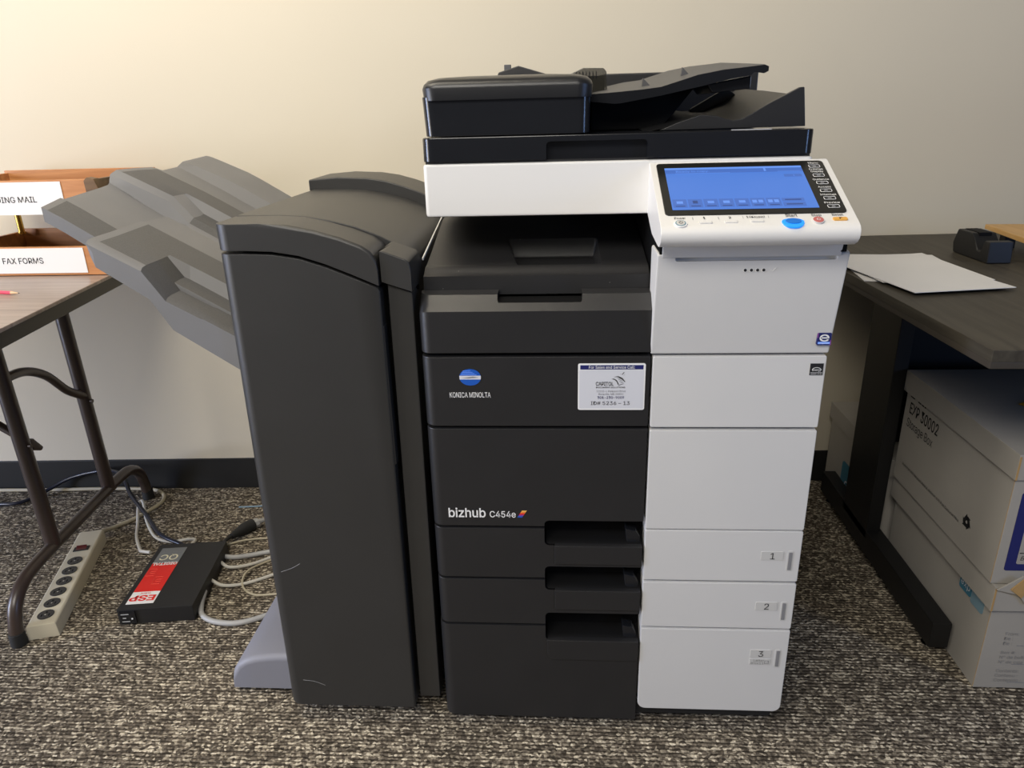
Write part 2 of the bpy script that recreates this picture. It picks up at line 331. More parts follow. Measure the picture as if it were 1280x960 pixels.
# upper front cover with a finger notch
cut = B(); cut.prism(rrect(0.118, 0.008, 0.243, 0.08, 0.008), 'XY', 0.797, 0.83, 'deep')
b = B(); b.prism([(0.0, 0.723), (0.0, 0.787), (0.022, 0.807), (0.05, 0.808), (0.05, 0.723)], 'YZ', 0.0, 0.3445, 'black',
                 big=[(lambda m, d: m.x < 0.001 and m.y < 0.02 and abs(d.x) < 0.1 and d.length > 0 and m.z < 0.80, 0.018, 7)], r=0.0022)
obj('upper_front_cover', b, cop, cut=cut)

# exit tray: a dished surface with a pocket
def tray_z(x, y):
    def ss(a, bb, t): t = max(0, min(1, (t-a)/(bb-a))); return t*t*(3-2*t)
    z = 0.8385 + 0.165*max(0, y-0.085) - 0.010*(1-ss(0.052, 0.08, y)) - 0.030*ss(0.25, 0.5, y)
    z += 0.022*ss(0.12, 0.0, x)*ss(0.06, 0.3, y)*0.6
    xl = 0.145 - 0.19*(y-0.085)
    k = ss(xl, xl+0.006, x)*(1-ss(0.266, 0.274, x))*ss(0.084, 0.088, y)*(1-ss(0.196, 0.204, y))
    return z*(1-k) + min(z, 0.827)*k
bm = bmesh.new(); NX, NY = 140, 150; g = []
for j in range(NY+1):
    y = 0.052 + 0.45*(j/NY)**1.35
    g.append([bm.verts.new((0.003+0.341*i/NX, y, tray_z(0.003+0.341*i/NX, y))) for i in range(NX+1)])
for j in range(NY):
    for i in range(NX): bm.faces.new((g[j][i], g[j][i+1], g[j+1][i+1], g[j+1][i]))
fr = [bm.verts.new((v.co.x, 0.052, 0.80)) for v in g[0]]
for i in range(NX): bm.faces.new((fr[i], fr[i+1], g[0][i+1], g[0][i]))
lf = [bm.verts.new((0.003, r[0].co.y, 0.80)) for r in g]
for j in range(NY): bm.faces.new((lf[j], g[j][0], g[j+1][0], lf[j+1]))
b = B(); b.merge(bm, 'dustyblack'); obj('exit_tray', b, cop, sharp=1.0)

# front panels: black left half and white right half
cut = B(); cut.prism(rrect(0.184, 0.38, 0.40, 0.435, 0.008), 'XZ', -0.02, 0.06, 'deep')
def black_panel(z0, z1, xr=0.3445, y1=0.04, round_b=False):
    b = B(); big = [(VL, 0.018, 7)]
    if round_b: big = [(VL, 0.02, 6), (lambda m, d: abs(d.x) > 0.9 and m.z < z0+0.002 and m.y < 0.01, 0.012, 4)]
    b.prism([(0.0 if not round_b else -0.002, z0), (xr, z0), (xr, z1), (0.0 if not round_b else -0.002, z1)], 'XZ', 0.0, y1, 'black', big=big, r=0.0016)
    return b
def white_panel(z0, z1, bot=0.0, x1=0.5985):
    b = B(); poly = rrect(0.3475, z0, x1, z1, max(bot, 0.003), 5)
    if bot: poly = rrect(0.3475, z0, x1, z1, bot, 6, (1, 1, 0, 0))
    b.prism(poly, 'XZ', -0.0015, 0.04, 'white', r=0.0018); return b

up = obj('upper_front_panel', black_panel(0.603, 0.7165), cop)
b = white_panel(0.602, 0.7165); obj('white_panel', b, up)
# maker's badge on the black panel
b = B(); cx, cz = 0.074, 0.6845
def disc(zlo, zhi, m, off):
    pts = []
    R1, R2 = 0.0165, 0.0135
    zs = [zlo+(zhi-zlo)*k/10 for k in range(11)]
    xs = [R1*math.sqrt(max(0, 1-(z/R2)**2)) for z in zs]
    pts = [(cx-x, cz+z) for x, z in zip(xs, zs)] + [(cx+x, cz+z) for x, z in list(zip(xs, zs))[::-1]]
    if zlo <= -0.0134: pts = pts[1:]
    if zhi >= 0.0134: pts = pts[:10]+pts[11:]
    b.poly([(x, -off, z) for x, z in pts], m)
disc(-0.0135, -0.0035, 'blue', 0.0006); disc(-0.0035, 0.0025, 'sticker', 0.0006); disc(0.0025, 0.0135, 'blue', 0.0006)
b.poly([(cx-0.013, -0.0009, cz-0.001), (cx-0.002, -0.0009, cz-0.0016), (cx+0.013, -0.0009, cz-0.0004), (cx+0.004, -0.0009, cz+0.0012)], 'grey')
for k in range(4): b.box((cx-0.014+k*0.001, -0.0011, cz+0.004+k*0.002), (cx+0.010-k*0.003, -0.0009, cz+0.0046+k*0.002), 'scr3')
b.text('KONICA MINOLTA', (0.0725, 0, 0.6515), X, Z, 0.0115, 'wink', bold=0.004, w=0.063); obj('maker_badge', b, up)
# service label
b = B(); b.prism(rrect(0.2372, 0.631, 0.3375, 0.7058, 0.003), 'XZ', -0.0009, 0.0003, 'paper')
b.prism(rrect(0.2392, 0.6335, 0.3355, 0.6955, 0.001), 'XZ', -0.0011, 0.0, 'sticker')
b.prism(rrect(0.2405, 0.6965, 0.3342, 0.7032, 0.0003), 'XZ', -0.0013, 0.0, 'navy')
T = lambda s, x, z, size, m, **k: b.text(s, (x, -0.0013, z), X, Z, size, m, **k)
T('For Sales and Service Call:', 0.2873, 0.6979, 0.0062, 'wink', bold=0.004, w=0.068)
T('CAPITOL', 0.2772, 0.6708, 0.0082, 'ink', bold=0.012, w=0.0265)
T('DOCUMENT SOLUTIONS', 0.2862, 0.6668, 0.0032, 'ink', bold=0.01, w=0.0435)
T('12115-L Parklawn Drive', 0.2868, 0.6604, 0.0042, 'grey', w=0.0435); T('Rockville, MD 20852', 0.2868, 0.6556, 0.0042, 'grey', w=0.037)
T('301-230-9009', 0.2868, 0.6496, 0.0054, 'navy', bold=0.008, w=0.040); T('ID# 5236 – 13', 0.2862, 0.6395, 0.0080, 'ink', w=0.0585)
def pl(pts, m='ink'): b.poly([(x, -0.0015, z) for x, z in pts], m)
pl([(0.287, 0.6815), (0.291, 0.682), (0.295, 0.6795), (0.298, 0.674), (0.2975, 0.6712), (0.295, 0.677), (0.292, 0.680)])
pl([(0.290, 0.6845), (0.297, 0.686), (0.3035, 0.683), (0.308, 0.677), (0.307, 0.6765), (0.302, 0.6815), (0.297, 0.6845)])
pl([(0.298, 0.672), (0.306, 0.674), (0.3055, 0.6735), (0.298, 0.6708)])
for k in range(4): pl([(0.296+k*0.0016, 0.6835-k*0.0026), (0.302+k*0.0012, 0.6815-k*0.0022), (0.302+k*0.0012, 0.6811-k*0.0022), (0.296+k*0.0016, 0.6830-k*0.0026)])
pl([(0.3025, 0.6885), (0.3055, 0.6925), (0.3062, 0.6920), (0.3035, 0.6882)]); pl([(0.300, 0.690), (0.301, 0.6885), (0.3013, 0.689)]); pl([(0.3045, 0.687), (0.307, 0.6885), (0.307, 0.688)])
obj('service_label', b, up, label='white service sticker with a navy band and black lettering')
# energy badge on the upper white panel
b = B(); b.box((0.5758, -0.0024, 0.6868), (0.5945, -0.0012, 0.7048), 'ink')
for r0 in (0.0062,):
    b.tube([(0.5852+r0*math.cos(a), -0.0025, 0.695+0.6*r0*math.sin(a)) for a in [PI*k/10 for k in range(11)]], 0.0004, 'wink', n=4, sub=1)
b.text('energy', (0.5852, -0.0024, 0.6935), X, Z, 0.0050, 'wink', shear=0.2, w=0.0135); b.box((0.5768, -0.0026, 0.6905), (0.5935, -0.0024, 0.691), 'wink'); b.text('ENERGY STAR', (0.5852, -0.0024, 0.6879), X, Z, 0.0022, 'wink', w=0.0155)
obj('energy_badge', b, up)

fd = obj('front_door', black_panel(0.4235, 0.5985), cop, cut=cut)
b = white_panel(0.422, 0.5975); obj('white_panel', b, fd)
b = B(); b.text('bizhub', (0.0265, 0, 0.4405), X, Z, 0.0228, 'wink', align='LEFT', bold=0.014, w=0.0610); b.text('C454e', (0.0945, 0, 0.4405), X, Z, 0.0158, 'wink', align='LEFT', bold=0.008, w=0.0425)
for k in range(5):
    z0, z1 = 0.4405+k*0.0026, 0.4405+(k+1)*0.0026; s = 0.62
    b.poly([(0.140+s*(z0-0.4405), -0.0004, z0), (0.148+s*(z0-0.4405), -0.0004, z0), (0.148+s*(z1-0.4405), -0.0004, z1), (0.140+s*(z1-0.4405), -0.0004, z1)], ('blue', 'purple', 'qcred', 'orange', 'yellow')[k])
obj('model_lettering', b, fd)

def drawer(z0, z1, rz0, rz1, hz0, num, nz, last=False, extra=None, nxt=None):
    b = black_panel(z0, z1, round_b=last)
    cut = B(); cut.prism(rrect(0.184, rz0, 0.42, rz1, 0.008), 'XZ', -0.02, 0.06, 'deep')
    if nxt: cut.prism(rrect(0.184, nxt[0], 0.42, nxt[1], 0.008), 'XZ', -0.02, 0.06, 'deep')
    d = obj('paper_drawer', b, cop, cut=cut)
    b = white_panel(0.049 if last else z0+0.0005, z1+0.0005, 0.014 if last else 0.0); obj('white_panel', b, d)
    # handle: a dark cup with a pull flap under it
    b = B()
    if last: b.prism(rrect(0.1865, hz0, 0.3445, rz0+0.002, 0.012, 5, (1, 0, 0, 0)), 'XZ', -0.004, 0.012, 'black', r=0.002)
    else: b.prism([(0.2005, hz0), (0.344, hz0), (0.344, rz0+0.001), (0.2005, rz0+0.001)], 'XZ', -0.0042, 0.01, 'black', r=0.002); b.box((0.1985, -0.0004, hz0), (0.2006, 0.002, rz0), 'darkgap')
    b.box((0.18, 0.036, rz0-0.004), (0.3445, 0.044, rz1+0.003), 'deep', 0.002)
    b.prism([(0.002, rz0-0.002), (0.036, rz0-0.002), (0.036, rz0+0.012), (0.012, rz0+0.006)], 'YZ', 0.186, 0.344, 'deep', 0.001)
    ring = [(0.326+0.0075*math.cos(a)*(1 if k < 9 else 1), rz0+0.016+0.012*math.sin(a)) for k, a in enumerate([2*PI*k/16 for k in range(16)])]
    b.prism([(0.319, rz0+0.004), (0.323, rz0+0.002), (0.341, rz0+0.002), (0.3405, rz0+0.012), (0.334, rz0+0.024), (0.317, rz0+0.028), (0.3165, rz0+0.022)], 'XZ', 0.008, 0.03, 'gloss', r=0.0015)
    obj('drawer_handle', b, d)
    b = B(); b.prism(rrect(0.5355, nz-0.0085, 0.571, nz+0.0085, 0.0015), 'XZ', -0.0024, -0.001, 'label', r=0.0004)
    b.text(num, (0.5535, -0.0024, nz-0.0058), X, Z, 0.0165, 'ink')
    if extra:
        b.prism(rrect(0.5355, nz-0.0235, 0.571, nz-0.0105, 0.0015), 'XZ', -0.0024, -0.001, 'label', r=0.0004)
        b.text('Letter', (0.551, -0.0024, nz-0.0163), X, Z, 0.0068, 'grey'); b.text('8½x11', (0.549, -0.0024, nz-0.0218), X, Z, 0.0058, 'grey', sx=1.2)
        b.box((0.561, -0.0027, nz-0.021), (0.568, -0.0024, nz-0.014), 'grey'); b.box((0.562, -0.0029, nz-0.02), (0.567, -0.0027, nz-0.015), 'label'); b.text('✓', (0.5645, -0.0029, nz-0.0198), X, Z, 0.006, 'grey')
    obj('number_label', b, d)
    b = B(); b.prism(rrect(0.5775, nz-0.029, 0.587, nz+0.0095, 0.003), 'XZ', -0.002, -0.001, 'label', r=0.0005); b.prism(rrect(0.5795, nz-0.0265, 0.5852, nz+0.007, 0.0012), 'XZ', -0.0026, -0.001, 'grey', r=0.0004)
    obj('paper_gauge', b, d)
drawer(0.3235, 0.4195, 0.388, 0.435, 0.353, '1', 0.374, nxt=(0.300, 0.347))
drawer(0.2285, 0.3195, 0.300, 0.347, 0.262, '2', 0.275, nxt=(0.195, 0.253))
drawer(0.021, 0.2245, 0.195, 0.253, 0.155, '3', 0.1765, last=True, extra=True)

# toner door (slanted white door under the control panel)
mxT = None
b = B(); b.prism([(0.0, 0.7195), (-0.030, 0.872), (-0.022, 0.8745), (0.04, 0.8745), (0.04, 0.7195)], 'YZ', 0.3435, 0.6005, 'white', r=0.003)
def on_door(z, off=0.0): return -0.030*(z-0.7195)/(0.872-0.7195) - off
cut = B(); cut.prism(rrect(0.368, 0.8625, 0.585, 0.8695, 0.0034), 'XZ', -0.1, on_door(0.866)+0.008, 'white')
td = obj('toner_door', b, cop, cut=cut)
b = B()
for k in range(4): b.cyl((0.464+k*0.0083, on_door(0.849)-0.0002, 0.849), Y, 0.0021, 0.001, 'ink', n=14)
for k in range(4): b.cyl((0.464+k*0.0083, on_door(0.849)+0.0001, 0.849), Y, 0.003, 0.001, 'white2', n=14)
b.tube([(0.499, on_door(0.849)-0.0004, 0.8485), (0.501, on_door(0.847)-0.0004, 0.847), (0.505, on_door(0.852)-0.0004, 0.852)], 0.0004, 'white2', n=4, smoothpath=False); obj('indicator_lights', b, td)
b = B(); b.prism(rrect(0.5785, 0.7345, 0.5985, 0.753, 0.002), 'XZ', on_door(0.744)-0.0024, on_door(0.744)+0.003, 'navy')
b.text('e', (0.5885, on_door(0.744)-0.0024, 0.7405), X, Z, 0.0185, 'paper', bold=0.008, w=0.0135)
b.box((0.580, on_door(0.744)-0.0030, 0.7365), (0.597, on_door(0.744)-0.0026, 0.7395), 'scr3'); b.text('Emperon', (0.5885, on_door(0.744)-0.0031, 0.7370), X, Z, 0.0030, 'paper', w=0.014)
b.box((0.5785, on_door(0.744)-0.0029, 0.7455), (0.580, on_door(0.744)-0.0025, 0.753), 'purple'); b.box((0.597, on_door(0.744)-0.0029, 0.7345), (0.5985, on_door(0.744)-0.0025, 0.742), 'purple')
obj('door_badge', b, td)

# scanner
b = B(); b.prism([(0.008, 0.913), (0.5725, 0.913), (0.5725, 0.990), (0.008, 0.990)], 'XZ', 0.08, 0.62, 'white2', big=[(lambda m, d: abs(d.z) > 0.9 and m.y < 0.1, 0.007, 4)], r=0.004)
obj('scanner_housing', b, cop)
# document feeder
cut = B(); cut.prism(rrect(0.191, 0.98, 0.337, 1.0185, 0.006), 'XZ', 0.06, 0.094, 'gloss')
b = B(); b.prism([(0.008, 0.9925), (0.5725, 0.9925), (0.5725, 1.027), (0.008, 1.027)], 'XZ', 0.08, 0.615, 'gloss', big=[(lambda m, d: abs(d.z) > 0.9 and m.y < 0.1, 0.016, 8)], r=0.002)
fdr = obj('document_feeder', b, cop, cut=cut)
b = B(); b.box((0.012, 0.084, 0.9895), (0.568, 0.60, 0.9928), 'darkgap'); obj('lid_gap_shade', b, fdr)  # dark strip standing in for the shade in the gap under the lid
b = B(); b.prism([(0.013, 1.0285), (0.2545, 1.0285), (0.2555, 1.083), (0.010, 1.083)], 'XZ', 0.088, 0.5, 'gloss', big=[(lambda m, d: abs(d.z) > 0.9 and m.y < 0.1, 0.016, 8)], r=0.001); obj('feeder_body', b, fdr)
b = B(); rings = []
for t in range(13):     # domed feeder cover
    y = 0.083 + 0.40*t/12
    rings.append(None)
bm = bmesh.new(); prof = [(0.0, 0.0), (0.0015, 0.0), (0.0, 0.016), (0.002, 0.022), (0.008, 0.0275), (0.022, 0.031), (0.06, 0.0335), (0.12, 0.035)]
rg = []
for ins, h in prof:
    cyx = rrect(0.011+ins, 0.083+ins*0.9, 0.2585-ins, 0.47-ins*0.4, max(0.022-ins*0.16, 0.001), 8)
    rg.append([(x, y, 1.0775+h) for x, y in cyx])
vs = [[bm.verts.new(p) for p in r] for r in rg]
for a, c2 in zip(vs, vs[1:]):
    for k in range(len(a)): bm.faces.new((a[k], a[(k+1) % len(a)], c2[(k+1) % len(a)], c2[k]))
bm.faces.new(vs[-1]); bm.faces.new(vs[0]); b.merge(bm, 'semi'); obj('feeder_cover', b, fdr, sharp=1.0)
# document input tray (rises to the right, its rear side a little higher)
prof = [(0.255, 1.071), (0.292, 1.067), (0.302, 1.0675), (0.36, 1.0765), (0.42, 1.088), (0.465, 1.098), (0.489, 1.1005), (0.494, 1.105), (0.508, 1.103), (0.514, 1.106), (0.514, 1.112), (0.508, 1.1145), (0.487, 1.1125), (0.45, 1.1095), (0.413, 1.1035), (0.385, 1.0955), (0.360, 1.0885), (0.330, 1.0855), (0.300, 1.0835), (0.255, 1.081)]
ring = lambda y, dz: [(x, y, z+dz*min(1, (x-0.25)/0.1+0.3)) for x, z in prof]
b = B(); b.loft([ring(0.14, 0), ring(0.145, 0.001), ring(0.30, 0.010), ring(0.46, 0.019)], 'dgrey')
gi = b.mi('gloss')
for f in b.bm.faces:
    f.normal_update()
    if f.normal.y < -0.5 or f.normal.z < -0.1: f.material_index = gi
for x, z in ((0.345, 1.088), (0.405, 1.102)):
    b.prism([(x-0.006, z), (x-0.004, z+0.016), (x+0.008, z+0.004), (x+0.009, z)], 'XZ', 0.215, 0.223, 'dgrey', r=0.0008)
b.prism([(0.44, 1.078), (0.495, 1.083), (0.495, 1.101), (0.43, 1.0905)], 'XZ', 0.16, 0.30, 'gloss', r=0.002)
obj('input_tray', b, fdr)
b = B(); b.prism([(0.24, 1.028), (0.594, 1.028), (0.594, 1.119), (0.585, 1.1225), (0.30, 1.1225), (0.24, 1.11)], 'XZ', 0.52, 0.545, 'black', r=0.003)
b.prism([(0.26, 1.028), (0.37, 1.028), (0.42, 1.088), (0.26, 1.072)], 'XZ', 0.20, 0.52, 'deep', r=0.002); obj('feeder_rear_wall', b, fdr)
b = B(); b.prism([(0.206, 1.095), (0.222, 1.113), (0.250, 1.1245), (0.284, 1.1235), (0.289, 1.118), (0.291, 1.080), (0.206, 1.080)], 'XZ', 0.295, 0.303, 'smoke', r=0.002)
for k in range(7): b.box((0.238+k*0.0055, 0.2942, 1.108), (0.2395+k*0.0055, 0.2952, 1.1185), 'gloss')
b.box((0.256, 0.298, 1.085), (0.286, 0.306, 1.112), 'deep', 0.002); obj('sheet_guide', b, fdr)
b = B(); b.prism([(0.08, 1.10), (0.095, 1.129), (0.133, 1.1395), (0.185, 1.124), (0.19, 1.10)], 'XZ', 0.47, 0.51, 'black', r=0.002); b.box((0.105, 0.48, 1.13), (0.118, 0.49, 1.1425), 'dgrey', 0.001); obj('feeder_hinge', b, fdr)
wv = [(0.36, 1.028), (0.385, 1.038), (0.419, 1.0485), (0.443, 1.0465), (0.456, 1.0415), (0.467, 1.0395), (0.480, 1.0415), (0.495, 1.0495), (0.520, 1.0635), (0.560, 1.083), (0.5655, 1.083), (0.5725, 1.029)]
b = B(); b.prism(wv, 'XZ', 0.132, 0.142, 'black', r=0.0012)
in_ = [(0.34, 1.0275), (0.40, 1.040), (0.43, 1.043), (0.455, 1.039), (0.48, 1.040), (0.52, 1.057), (0.555, 1.075)]
b.loft([[(x, 0.142, z-0.002) for x, z in in_], [(x-0.01, 0.28, z+0.006) for x, z in in_], [(x-0.02, 0.42, z+0.012) for x, z in in_]], 'black', cap=False, closed=False)
b.prism([(0.44, 1.028), (0.445, 1.055), (0.505, 1.088), (0.512, 1.085), (0.545, 1.060), (0.56, 1.028)], 'XZ', 0.38, 0.40, 'black', r=0.002)
obj('output_tray', b, fdr)
b = B(); b.box((0.459, 0.098, 1.0268), (0.515, 0.104, 1.0276), 'sticker'); obj('size_label', b, fdr)

# control panel
cp = B(); cv = [(0.085, 0.985), (0.085, 0.915), (0.02, 0.893), (-0.050, 0.8875), (-0.062, 0.889), (-0.071, 0.8935), (-0.0758, 0.899), (-0.0772, 0.9045), (-0.0763, 0.9102), (-0.0732, 0.9145), (-0.068, 0.9178)]
o0 = Vector((0.349, -0.05, 0.9262)); vv = Vector((0, 0.9085, 0.4179)).normalized(); nn = X.cross(vv)
end = o0 + vv*0.1415; cv += [(end.y, end.z), (end.y+0.006, end.z+0.0005)]
cp.prism(cv, 'YZ', 0.3405, 0.5915, 'white2', r=0.0028); cpo = obj('control_panel', cp, cop)
mxP = Matrix(((1, 0, 0, o0.x), (0, vv.y, nn.y, o0.y), (0, vv.z, nn.z, o0.z), (0, 0, 0, 1)))      # panel plane: u across, v up the slope, n out of it
def PT(bb, s, u, v, size, m, lift=0.0008, **k): bb.text(s, mxP @ Vector((u, v, 0)), X, vv, size, m, lift=lift, **k)
b = B(); b.prism(rrect(0.0, 0.0022, 0.233, 0.1362, 0.006), 'XY', -0.001, 0.0016, 'bezel', r=0.0006, mx=mxP)
for s, v, bv, wd in (('Menu', 0.1263, 0.1197, 0.0135), ('Enlarge', 0.1090, None, 0.0185), ('Display', 0.1027, 0.0949, 0.0172), ('Guidance', 0.0815, 0.075, 0.0215), ('Access', 0.0618, 0.0552, 0.0172), ('Interrupt', 0.0426, 0.036, 0.0210), ('Preview', 0.0226, 0.0161, 0.0200)):
    PT(b, s, 0.2187, v, 0.0060, 'wink', lift=0.002, bold=0.004, w=wd)
    if bv:
        ring = rrect(0.2112, bv-0.0034, 0.2262, bv+0.0034, 0.0018, 3)
        b.tube([mxP @ Vector((x, y, 0.0019)) for x, y in ring+ring[:1]], 0.00035, 'wink', n=4, smoothpath=False); b.box((0.2165, bv-0.0015, 0.0017), (0.2209, bv+0.0015, 0.002), 'grey', mx=mxP)
obj('screen_bezel', b, cpo)
b = B(); b.box((0.0105, 0.0135, 0.0012), (0.2, 0.1215, 0.0020), 'screen', mx=mxP)
def R(u0, v0, u1, v1, m, n=0.0022): b.poly([(u0, v0, n), (u1, v0, n), (u1, v1, n), (u0, v1, n)], m, mx=mxP)
R(0.0105, 0.106, 0.2, 0.1165, 'scr2'); R(0.0105, 0.1165, 0.2, 0.1215, 'scr3'); R(0.024, 0.1055, 0.10, 0.1062, 'scr3', 0.0024); R(0.125, 0.1075, 0.15, 0.1125, 'scr2', 0.0024); R(0.147, 0.108, 0.15, 0.116, 'scr3', 0.0026); R(0.165, 0.1065, 0.196, 0.1072, 'scr3', 0.0024)
PT(b, 'Ready to copy.', 0.025, 0.1085, 0.0068, 'scr3', lift=0.0026, align='LEFT')
R(0.172, 0.092, 0.196, 0.099, 'scr2'); PT(b, '1', 0.185, 0.093, 0.005, 'scr3', lift=0.0026)
for k in range(8):
    u0 = 0.0125 + k*0.0205; wd = 0.0185 if k < 7 else 0.036
    if k < 7:
        R(u0, 0.0185, u0+wd, 0.0385, 'scr2'); R(u0+0.003, 0.0205, u0+wd-0.003, 0.0225, 'scr4', 0.0024)
        if k == 1: R(u0+0.006, 0.0275, u0+0.0125, 0.0345, 'scr4', 0.0024)
        elif k >= 5: R(u0+0.002, 0.027, u0+0.008, 0.034, 'scr3', 0.0024); R(u0+0.010, 0.027, u0+0.016, 0.034, 'scr3', 0.0024)
        else: R(u0+0.005, 0.0275, u0+0.0135, 0.0335, 'scr3', 0.0024)
    else:
        R(u0, 0.0175, u0+0.029, 0.0275, 'scr2'); R(u0, 0.0295, u0+0.029, 0.0375, 'scr2'); R(u0+0.004, 0.021, u0+0.025, 0.0235, 'scr4', 0.0024); R(u0+0.004, 0.032, u0+0.025, 0.0345, 'scr4', 0.0024)
obj('touch_screen', b, cpo, label='lit blue touch screen')
b = B()
PT(b, 'Power', 0.0179, -0.0066, 0.0062, 'ink', bold=0.004, w=0.0145); PT(b, '1', 0.0493, -0.0068, 0.0062, 'ink', bold=0.01); PT(b, '2', 0.0821, -0.0068, 0.0062, 'ink', bold=0.01)
PT(b, '10Keypad', 0.1149, -0.0060, 0.0058, 'ink', bold=0.004, w=0.023)
b2 = B(); PT(b2, 'Start', 0.1605, -0.0052, 0.0088, 'ink', bold=0.004, w=0.0150); PT(b2, 'Stop', 0.1921, -0.0050, 0.0076, 'ink', bold=0.004, w=0.0125); PT(b2, 'Reset', 0.2188, -0.0046, 0.0070, 'ink', bold=0.004, w=0.0138); obj('button_lettering', b2, cpo)
for u in (0.034, 0.067): R(u, -0.0085, u+0.0008, -0.003, 'grey', 0.0007)
R(0.0985, -0.0075, 0.0990, -0.002, 'grey', 0.0007); R(0.131, -0.0075, 0.1315, -0.002, 'grey', 0.0007)
obj('button_lettering', b, cpo)
for u, v in ((0.0499, -0.0146), (0.0827, -0.0140), (0.1158, -0.0132)):
    b = B(); b.prism(rrect(u-0.0085, v-0.0028, u+0.0085, v+0.0028, 0.0014), 'XY', -0.001, 0.0010, 'white', r=0.0006, mx=mxP); b.prism(rrect(u-0.0075, v-0.0018, u+0.0075, v+0.0018, 0.001), 'XY', -0.001, 0.0014, 'white2', r=0.0005, mx=mxP); obj('shortcut_key', b, cpo)
b = B(); b.cyl((0.0177, -0.0168, 0.0004), Z, 0.0085, 0.002, 'paper', bev=0.0005, mx=mxP); b.cyl((0.0177, -0.0168, 0.0006), Z, 0.0070, 0.0026, 'teal2', bev=0.0005, mx=mxP); b.cyl((0.0177, -0.0168, 0.0008), Z, 0.0056, 0.003, 'label', bev=0.0005, mx=mxP)
b.tube([mxP @ Vector((0.0177+0.0024*math.sin(a), -0.0168+0.0024*math.cos(a), 0.0024)) for a in [0.5+5.28*k/12 for k in range(13)]], 0.0004, 'ink', n=4, sub=1); b.tube([mxP @ Vector((0.0177, -0.0165, 0.0024)), mxP @ Vector((0.0177, -0.0138, 0.0024))], 0.0004, 'ink', n=4)
obj('power_button', b, cpo)
def ell(cu, cw, a, bb2, n=28): return [(cu+a*math.cos(2*PI*k/n), cw+bb2*math.sin(2*PI*k/n)) for k in range(n)]
b = B(); b.prism([(0.1598+0.0140*c, -0.0165+(0.0135 if q < 0 else 0.0068)*q) for c, q in [(math.copysign(abs(math.cos(2*PI*k/36))**0.85, math.cos(2*PI*k/36)), math.sin(2*PI*k/36)) for k in range(36)]], 'XY', -0.001, 0.0014, 'led', r=0.0006, mx=mxP); b.prism(ell(0.1603, -0.0168, 0.0102, 0.0062), 'XY', 0, 0.0024, 'led2', r=0.0008, mx=mxP); obj('start_button', b, cpo, label='glowing blue start button')
b = B(); b.cyl((0.192, -0.0146, 0.0006), Z, 0.0076, 0.0026, 'white', bev=0.0006, mx=mxP); b.cyl((0.192, -0.0146, 0.001), Z, 0.0066, 0.003, 'red', bev=0.0008, mx=mxP); b.cyl((0.192, -0.0146, 0.0012), Z, 0.0024, 0.0030, 'white', n=16, mx=mxP); b.cyl((0.192, -0.0146, 0.0014), Z, 0.0016, 0.0030, 'red', n=16, mx=mxP); obj('stop_button', b, cpo, label='round red stop button')
b = B(); b.prism(rrect(0.2108, -0.0155, 0.2292, -0.0085, 0.0025), 'XY', -0.001, 0.0016, 'amber', r=0.0007, mx=mxP); R(0.2185, -0.0135, 0.2200, -0.0105, 'ink', 0.0019); R(0.2185, -0.0115, 0.2225, -0.0105, 'ink', 0.0019); obj('reset_button', b, cpo, label='amber reset button')
b = B(); b.prism([(-0.030, 0.868), (-0.034, 0.884), (0.02, 0.897), (0.06, 0.905), (0.06, 0.868)], 'YZ', 0.350, 0.588, 'white', r=0.001); b.box((0.3465, -0.028, 0.872), (0.352, 0.05, 0.886), 'deep', 0.001); b.box((0.5855, -0.032, 0.8735), (0.594, 0.05, 0.887), 'deep', 0.001); obj('panel_hinge', b, cpo)
b = B(); b.box((0.352, 0.065, 0.88), (0.585, 0.10, 0.978), 'white2', 0.004); obj('panel_bracket', b, cpo)

# ------------------------------------------------------------------ finisher (stapling unit on the copier's left)
fin = thing('paper_finisher', (-0.15, 0.31, 0), 'tall charcoal finishing unit with curved top and grey sheet trays, left of the copier', 'paper finisher')
SEAM = [(-0.29, 0.8765), (-0.246, 0.8762), (-0.207, 0.8745), (-0.168, 0.868), (-0.130, 0.8555), (-0.092, 0.8395), (-0.056, 0.8235)]
TOP = [(-0.2905, 0.9195), (-0.22, 0.9195), (-0.181, 0.917), (-0.143, 0.909), (-0.105, 0.898), (-0.075, 0.886), (-0.062, 0.877), (-0.055, 0.864), (-0.053, 0.848)]
LV = lambda m, d: abs(d.z) > 0.85 and m.x < -0.28 and m.y < 0.005
RV = lambda m, d: abs(d.z) > 0.85 and -0.075 < m.x < -0.04 and m.y < 0.005
b = B(); b.prism([(-0.2945, 0.035)] + SEAM + [(-0.0525, 0.818), (-0.0575, 0.035)], 'XZ', 0.0, 0.05, 'fin', big=[(LV, 0.022, 7), (RV, 0.008, 4)], r=0.002)
b.prism([(-0.061, 0.53), (-0.0515, 0.535), (-0.0515, 0.765), (-0.058, 0.770)], 'XZ', 0.002, 0.03, 'darkgap', r=0.002)
b.tube([(-0.27, 0.0, 0.328), (-0.25, -0.0002, 0.336), (-0.235, 0.0, 0.345)], 0.0004, 'grey', n=4); b.tube([(-0.262, 0.0, 0.093), (-0.24, -0.0002, 0.090), (-0.222, 0.0, 0.082)], 0.0004, 'grey', n=4)
obj('front_door', b, fin)
b = B(); b.prism([(x, z+0.0045) for x, z in SEAM[:-1]] + [(-0.053, 0.8265)] + TOP[::-1], 'XZ', -0.001, 0.085, 'fin',
                 big=[(LV, 0.022, 7), (lambda m, d: m.y < 0.0 and m.z > 0.846 and abs(d.y) < 0.3 and not abs(d.z) > 0.97 and m.z > 0.9195-0.5*max(0, m.x+0.19), 0.009, 4)], r=0.0015)
obj('top_front_cover', b, fin)
